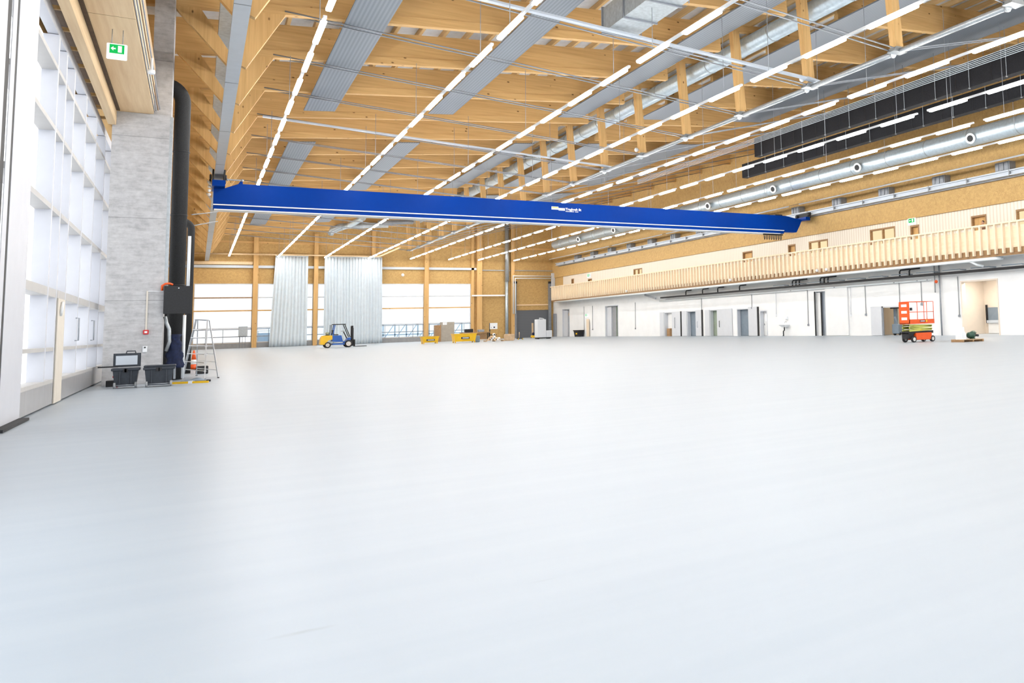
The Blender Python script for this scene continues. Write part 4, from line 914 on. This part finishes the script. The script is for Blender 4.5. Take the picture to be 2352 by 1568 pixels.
# ------------------------------------------------------------------ things along the far wall
def skip(label, x0, x1, y0, y1, h):
    t = thing('tipping_skip', label, 'skip', ((x0+x1)/2, (y0+y1)/2, 0)); O = t.location
    MB().frustum((x0+.12, x1-.12, y0+.15, y1-.1), (x0, x1, y0, y1), .14, h).build('bin', 'yellow', t, O)
    MB().box(x0-.03, x1+.03, y0-.03, y1+.03, h-.06, h).build('rim', 'yellow', t, O)
    for x in (x0+.12, x1-.22):
        MB().box(x, x+.1, y0+.1, y0+.25, 0, .2).build('leg', 'yellow', t, O); MB().box(x, x+.1, y1-.3, y1-.15, 0, .2).build('leg', 'yellow', t, O)
    cx = (x0+x1)/2
    MB().box(cx-.42, cx+.42, y0+.03, y0+.10, h*.42, h*.62).build('plate', 'navy', t, O); MB().box(cx-.3, cx+.34, y0+.015, y0+.03, h*.47, h*.57).build('plate_mark', 'steelw', t, O)
skip('smaller yellow tipping skip right of the wide curtain', 19.75, 21.45, 93.2, 94.4, .78)
skip('larger yellow tipping skip in front of the dark workbench', 22.6, 24.95, 91.6, 92.9, .98)
t = thing('panel_stack', 'grey brown panel crate standing behind the two yellow skips', 'crate', (25.9, 108, 0)); O = t.location
M['putty'] = plain('putty_panel', (.40, .36, .30), .7)
MB().box(25.0, 26.6, 107.7, 108.3, 0, 2.4).build('panel', 'putty', t, O); MB().box(24.3, 24.98, 107.6, 108.4, 0, 2.05).build('side_rack', 'brownY', t, O); MB().box(25.2, 25.7, 107.69, 107.7, 2.05, 2.38).build('paper_note', 'lampw', t, O)
t = thing('workbench', 'dark workbench cluttered with tools behind the larger yellow skip', 'workbench', (27.6, 102, 0)); O = t.location
MB().box(25.9, 29.3, 101.6, 102.5, .95, 1.05).build('top', 'brownY', t, O)
for x in (26.0, 29.1): MB().box(x, x+.1, 101.7, 101.8, 0, .95).build('leg', 'black', t, O); MB().box(x, x+.1, 102.3, 102.4, 0, .95).build('leg', 'black', t, O)
MB().box(26.2, 28.9, 101.9, 102.4, .2, .9).build('drawer_unit', 'brownY', t, O)
MB().bev(26.4, 27.3, 101.7, 102.3, 1.05, 1.45, .03).solo('tool_case', 'black tool case on the dark workbench, left of the white box', 'case', 'black')
MB().bev(27.9, 28.6, 101.7, 102.2, 1.05, 1.35, .02).solo('tool_case', 'grey tool case at the right end of the dark workbench', 'case', 'galvd')
t = thing('site_power_box', 'white power distribution box on a black stand right of the workbench', 'power box', (29.9, 103, 0)); O = t.location
MB().bev(29.6, 30.5, 102.8, 103.2, 1.35, 2.1, .02).build('box', 'lampw', t, O); MB().box(29.55, 29.65, 102.9, 103.0, 0, 2.1).box(29.6, 30.4, 102.9, 103.0, .6, .7).build('stand', 'black', t, O)
MB().box(29.7, 29.75, 102.79, 102.8, 1.5, 1.6).box(30.0, 30.2, 102.79, 102.8, 1.5, 1.65).build('socket', 'navy', t, O)
t = thing('pallet', 'light wooden pallet heaped with scrap right of the larger yellow skip', 'pallet', (27.2, 93, 0))
for k in range(5): MB().box(-1.0, 1.0, -.5+k*.22, -.36+k*.22, .11, .14).build('deck_board', 'tan', t)
for k in range(3): MB().box(-1.0+k*.95, -.88+k*.95, -.5, .5, 0, .11).build('block', 'tan', t)
rnd = random.Random(4)
for k in range(10):
    x, z = 26.55+.33*(k % 4)+(.16 if k > 3 else 0)+(.17 if k > 7 else 0), .14+.15*(k//4)
    b = MB(); a = rnd.uniform(.10, .145); h = .15
    b.frustum((x-a, x+a, 92.7, 93.3), (x-a*.6, x+a*.8, 92.78, 93.2), z, z+h)
    b.solo('scrap_piece', 'crumpled scrap of packing wood or paper in the heap on the light pallet', 'scrap', ['tan', 'lampw', 'paleY', 'lampw'][k % 4], 'scrap heap on the light pallet')
t = thing('camera_head', 'white and black round lamp on top of the scrap heap', 'lamp', (27.2, 93, .59)); O = t.location
MB().ball((27.2, 93, .75), .16, 12).build('head', 'lampw', t, O); MB().lathe([(.08, 0), (.08, .03)], (27.2, 92.83, .75), 'Y', 12).build('lens', 'black', t, O)
MB().bev(28.6, 29.5, 93.2, 94.0, 0, .75, .03).solo('cardboard_box', 'brown cardboard box right of the scrap pallet', 'box', 'tan')
MB().bev(30.6, 31.4, 99.0, 99.8, 0, .7, .03).solo('cardboard_box', 'small brown box at the foot of the silver downpipe', 'box', 'tan')
MB().bev(24.95, 25.5, 92.3, 92.8, 0, .7, .06).solo('blue_bin', 'blue grey bin at the right end of the larger yellow skip', 'bin', 'bluegrey')
t = thing('white_machine', 'white machine cabinet with stepped right side on a black skid before the roller door', 'machine', (34.4, 98, 0)); O = t.location
MB().bev(33.7, 34.75, 97.5, 98.6, .18, 2.35, .03).build('cabinet', 'lgrey', t, O); MB().bev(34.76, 35.5, 97.5, 98.6, .18, 1.0, .03).build('low_cabinet', 'lgrey', t, O)
MB().box(33.7, 35.4, 97.6, 98.5, .06, .18).box(33.75, 33.95, 97.6, 98.5, 0, .06).box(35.1, 35.3, 97.6, 98.5, 0, .06).build('skid', 'black', t, O); MB().tube([(34.1, 98, 2.35), (34.1, 98, 2.5), (34.5, 98, 2.45), (34.7, 98, 2.35)], .05, 8).build('top_pipe', 'lgrey', t, O)
t = thing('hand_truck', 'small dark and yellow trolley left of the white machine', 'trolley', (31.9, 98.6, 0)); O = t.location
MB().box(31.6, 32.2, 98.3, 98.9, .1, .2).build('deck', 'black', t, O); MB().tube([(31.9, 98.8, .2), (31.95, 98.9, .9)], .05, 6).build('handle', 'tan', t, O)
for x in (31.65, 32.15): MB().lathe([(.04, -.04), (.1, -.04), (.1, .04), (.04, .04)], (x, 98.35, .1), 'X', 12).build('wheel', 'yellow', t, O)
t = thing('floor_scrubber', 'tall tan sack truck with blue and yellow base before the roller door', 'sack truck', (37.0, 109, 0)); O = t.location
MB().box(36.8, 37.2, 108.8, 109.2, .05, .35).build('base', 'yellow', t, O); MB().box(36.9, 37.1, 109.0, 109.1, .35, 2.0).build('upright', 'tan', t, O); MB().ball((37.05, 108.9, .55), .2, 10).build('motor', 'navy', t, O)
for x in (36.8, 37.2): MB().lathe([(.03, -.03), (.08, -.03), (.08, .03), (.03, .03)], (x, 109, .08), 'X', 12).build('wheel', 'rubber', t, O)
t = thing('black_bin', 'small black bin on the floor against the white wall by the far doors', 'bin', (42.3, 106, 0)); O = t.location
MB().frustum((42.0, 42.6, 105.3, 106.8), (41.9, 42.7, 105.2, 106.9), 0, .75).build('tub', 'black', t, O); MB().box(41.85, 42.72, 105.1, 107.0, .75, .88).build('lid', 'black', t, O); MB().box(41.9, 41.93, 105.7, 106.2, .3, .5).build('sticker', 'yellow', t, O)
MB().box(42.5, 42.7, 103.4, 103.9, 0, 2.3).solo('leaning_board', 'pale wooden board leaning on the white wall under the low exit sign', 'board', 'spruce')
MB().box(XW-.35, XW-.05, 115.6, 116.2, 0, 3.3).solo('grey_cabinet', 'narrow grey cabinet standing in the far right corner', 'cabinet', 'galvd')

# ------------------------------------------------------------------ person on the balcony
def person():
    bm = bmesh.new(); pts = [(0, 0, .92), (0, 0, 1.15), (0, .02, 1.38), (0, .0, 1.50), (0, -.03, 1.56),
        (-.09, 0, .88), (-.11, .02, .48), (-.11, .05, .08), (-.11, -.08, .04), (.09, 0, .88), (.11, .0, .48), (.11, .04, .08), (.11, -.09, .04),
        (-.19, .0, 1.40), (-.26, -.16, 1.24), (-.15, -.40, 1.475), (.19, .0, 1.40), (.26, -.16, 1.24), (.15, -.40, 1.475)]
    rad = [.15, .15, .16, .06, .055, .10, .07, .05, .045, .10, .07, .05, .045, .075, .05, .038, .075, .05, .038]
    ed = [(0, 1), (1, 2), (2, 3), (3, 4), (0, 5), (5, 6), (6, 7), (7, 8), (0, 9), (9, 10), (10, 11), (11, 12), (2, 13), (13, 14), (14, 15), (2, 16), (16, 17), (17, 18)]
    for (h, s) in ((15, -1), (18, 1)):                     # five fingers on each hand
        hx, hy, hz = pts[h]
        for q in range(4):
            pts.append((hx+(-.03+.02*q), hy-.075-.01*(q in (1, 2)), hz+.0)); rad.append(.0095); ed.append((h, len(pts)-1))
            pts.append((hx+(-.03+.02*q), hy-.115-.012*(q in (1, 2)), hz-.03)); rad.append(.0085); ed.append((len(pts)-2, len(pts)-1))
        pts.append((hx-s*.05, hy-.03, hz-.005)); rad.append(.0105); ed.append((h, len(pts)-1))
        pts.append((hx-s*.055, hy-.07, hz-.02)); rad.append(.009); ed.append((len(pts)-2, len(pts)-1))
    me = bpy.data.meshes.new('person'); me.from_pydata(pts, ed, []); o = bpy.data.objects.new('person', me); COL.objects.link(o)
    md = o.modifiers.new('skin', 'SKIN'); md.use_smooth_shade = True
    for i, r in enumerate(rad): me.skin_vertices[0].data[i].radius = (r, r*.85 if i < 3 else r)
    me.skin_vertices[0].data[0].use_root = True
    sb = o.modifiers.new('sub', 'SUBSURF'); sb.levels = 1; sb.render_levels = 1
    bpy.context.view_layer.update(); dg = bpy.context.evaluated_depsgraph_get()
    m2 = bpy.data.meshes.new_from_object(o.evaluated_get(dg)); bpy.data.objects.remove(o)
    b = bmesh.new(); b.from_mesh(m2)
    hd = MB().ball((0, -.02, 1.645), .105, 16, 0, (.82, .98, 1.15)).ball((0, -.125, 1.635), .018, 8, 0, (.8, 1.2, 1.2)).ball((-.09, 0, 1.64), .025, 8, 0, (.4, 1, 1.3)).ball((.09, 0, 1.64), .025, 8, 0, (.4, 1, 1.3))
    m3 = bpy.data.meshes.new('h'); m3.from_pydata(hd.v, [], hd.f); b.from_mesh(m3); b.normal_update()
    for f in b.faces:
        c = f.calc_center_median(); f.smooth = True
        f.material_index = 0 if (c.z > 1.47 or (c.y < -.34 and c.z > 1.2)) else (2 if c.z < .92 and c.z > .09 else (3 if c.z <= .09 else 1))
    b.to_mesh(m2); b.free()
    m2.materials.clear()
    for k in ('skin', 'navy', 'black', 'black'): m2.materials.append(M[k])
    o = bpy.data.objects.new('person', m2); COL.objects.link(o)
    h = MB().ball((0, .005, 1.675), .112, 16, 0, (.86, .98, 1.05)); h.v = [(x, y, max(z, 1.63) if y < .02 else z) for x, y, z in h.v]
    h.v = [(x, max(y, -.085) if z < 1.70 else y, z) for x, y, z in h.v]; h.build('hair', 'hair', o)
    e = MB().ball((-.035, -.112, 1.655), .011, 8).ball((.035, -.112, 1.655), .011, 8); e.build('eye', 'black', o)
    MB().ball((0, -.112, 1.585), .02, 8, 0, (1.2, .4, .35)).build('mouth', 'red', o)
    return o
pn = person(); pn.location = (41.90, 35.75, 5.67); pn.rotation_euler = (0, 0, -PI/2+.15)
tag(pn, 'dark-haired person in dark clothes standing at the balcony rail near the right edge', 'person')

# ------------------------------------------------------------------ light
w = bpy.data.worlds.new('sky'); S.world = w; w.use_nodes = True; nt = w.node_tree
bg = nt.nodes['Background']; bg.inputs[0].default_value = (.90, .95, 1, 1); bg.inputs[1].default_value = 2.4
def add_room_fill(x, y, z, p, c=(1, .95, .88), s=1.0):
    l = bpy.data.lights.new('room_fill', 'AREA'); l.energy = p; l.color = c; l.size = s
    o = bpy.data.objects.new('room_fill', l); COL.objects.link(o); o.location = (x, y, z)
for y, p in ((37.8, 160), (45, 90), (54.5, 120), (81, 120), (112, 40), (96, 40)): add_room_fill(44.2, y, 4.0, p)  # unseen area lamps added to brighten the rooms behind the doors

S.view_settings.view_transform = 'Standard'; S.view_settings.look = 'None'; S.view_settings.gamma = 1; S.view_settings.use_curve_mapping = False
S.view_settings.exposure = 0.15
S.cycles.max_bounces = 5; S.cycles.diffuse_bounces = 3; S.cycles.glossy_bounces = 2; S.cycles.adaptive_threshold = .05; S.cycles.transparent_max_bounces = 8
S.cycles.caustics_reflective = False; S.cycles.caustics_refractive = False; S.cycles.sample_clamp_indirect = 6
S.cycles.use_denoising = True
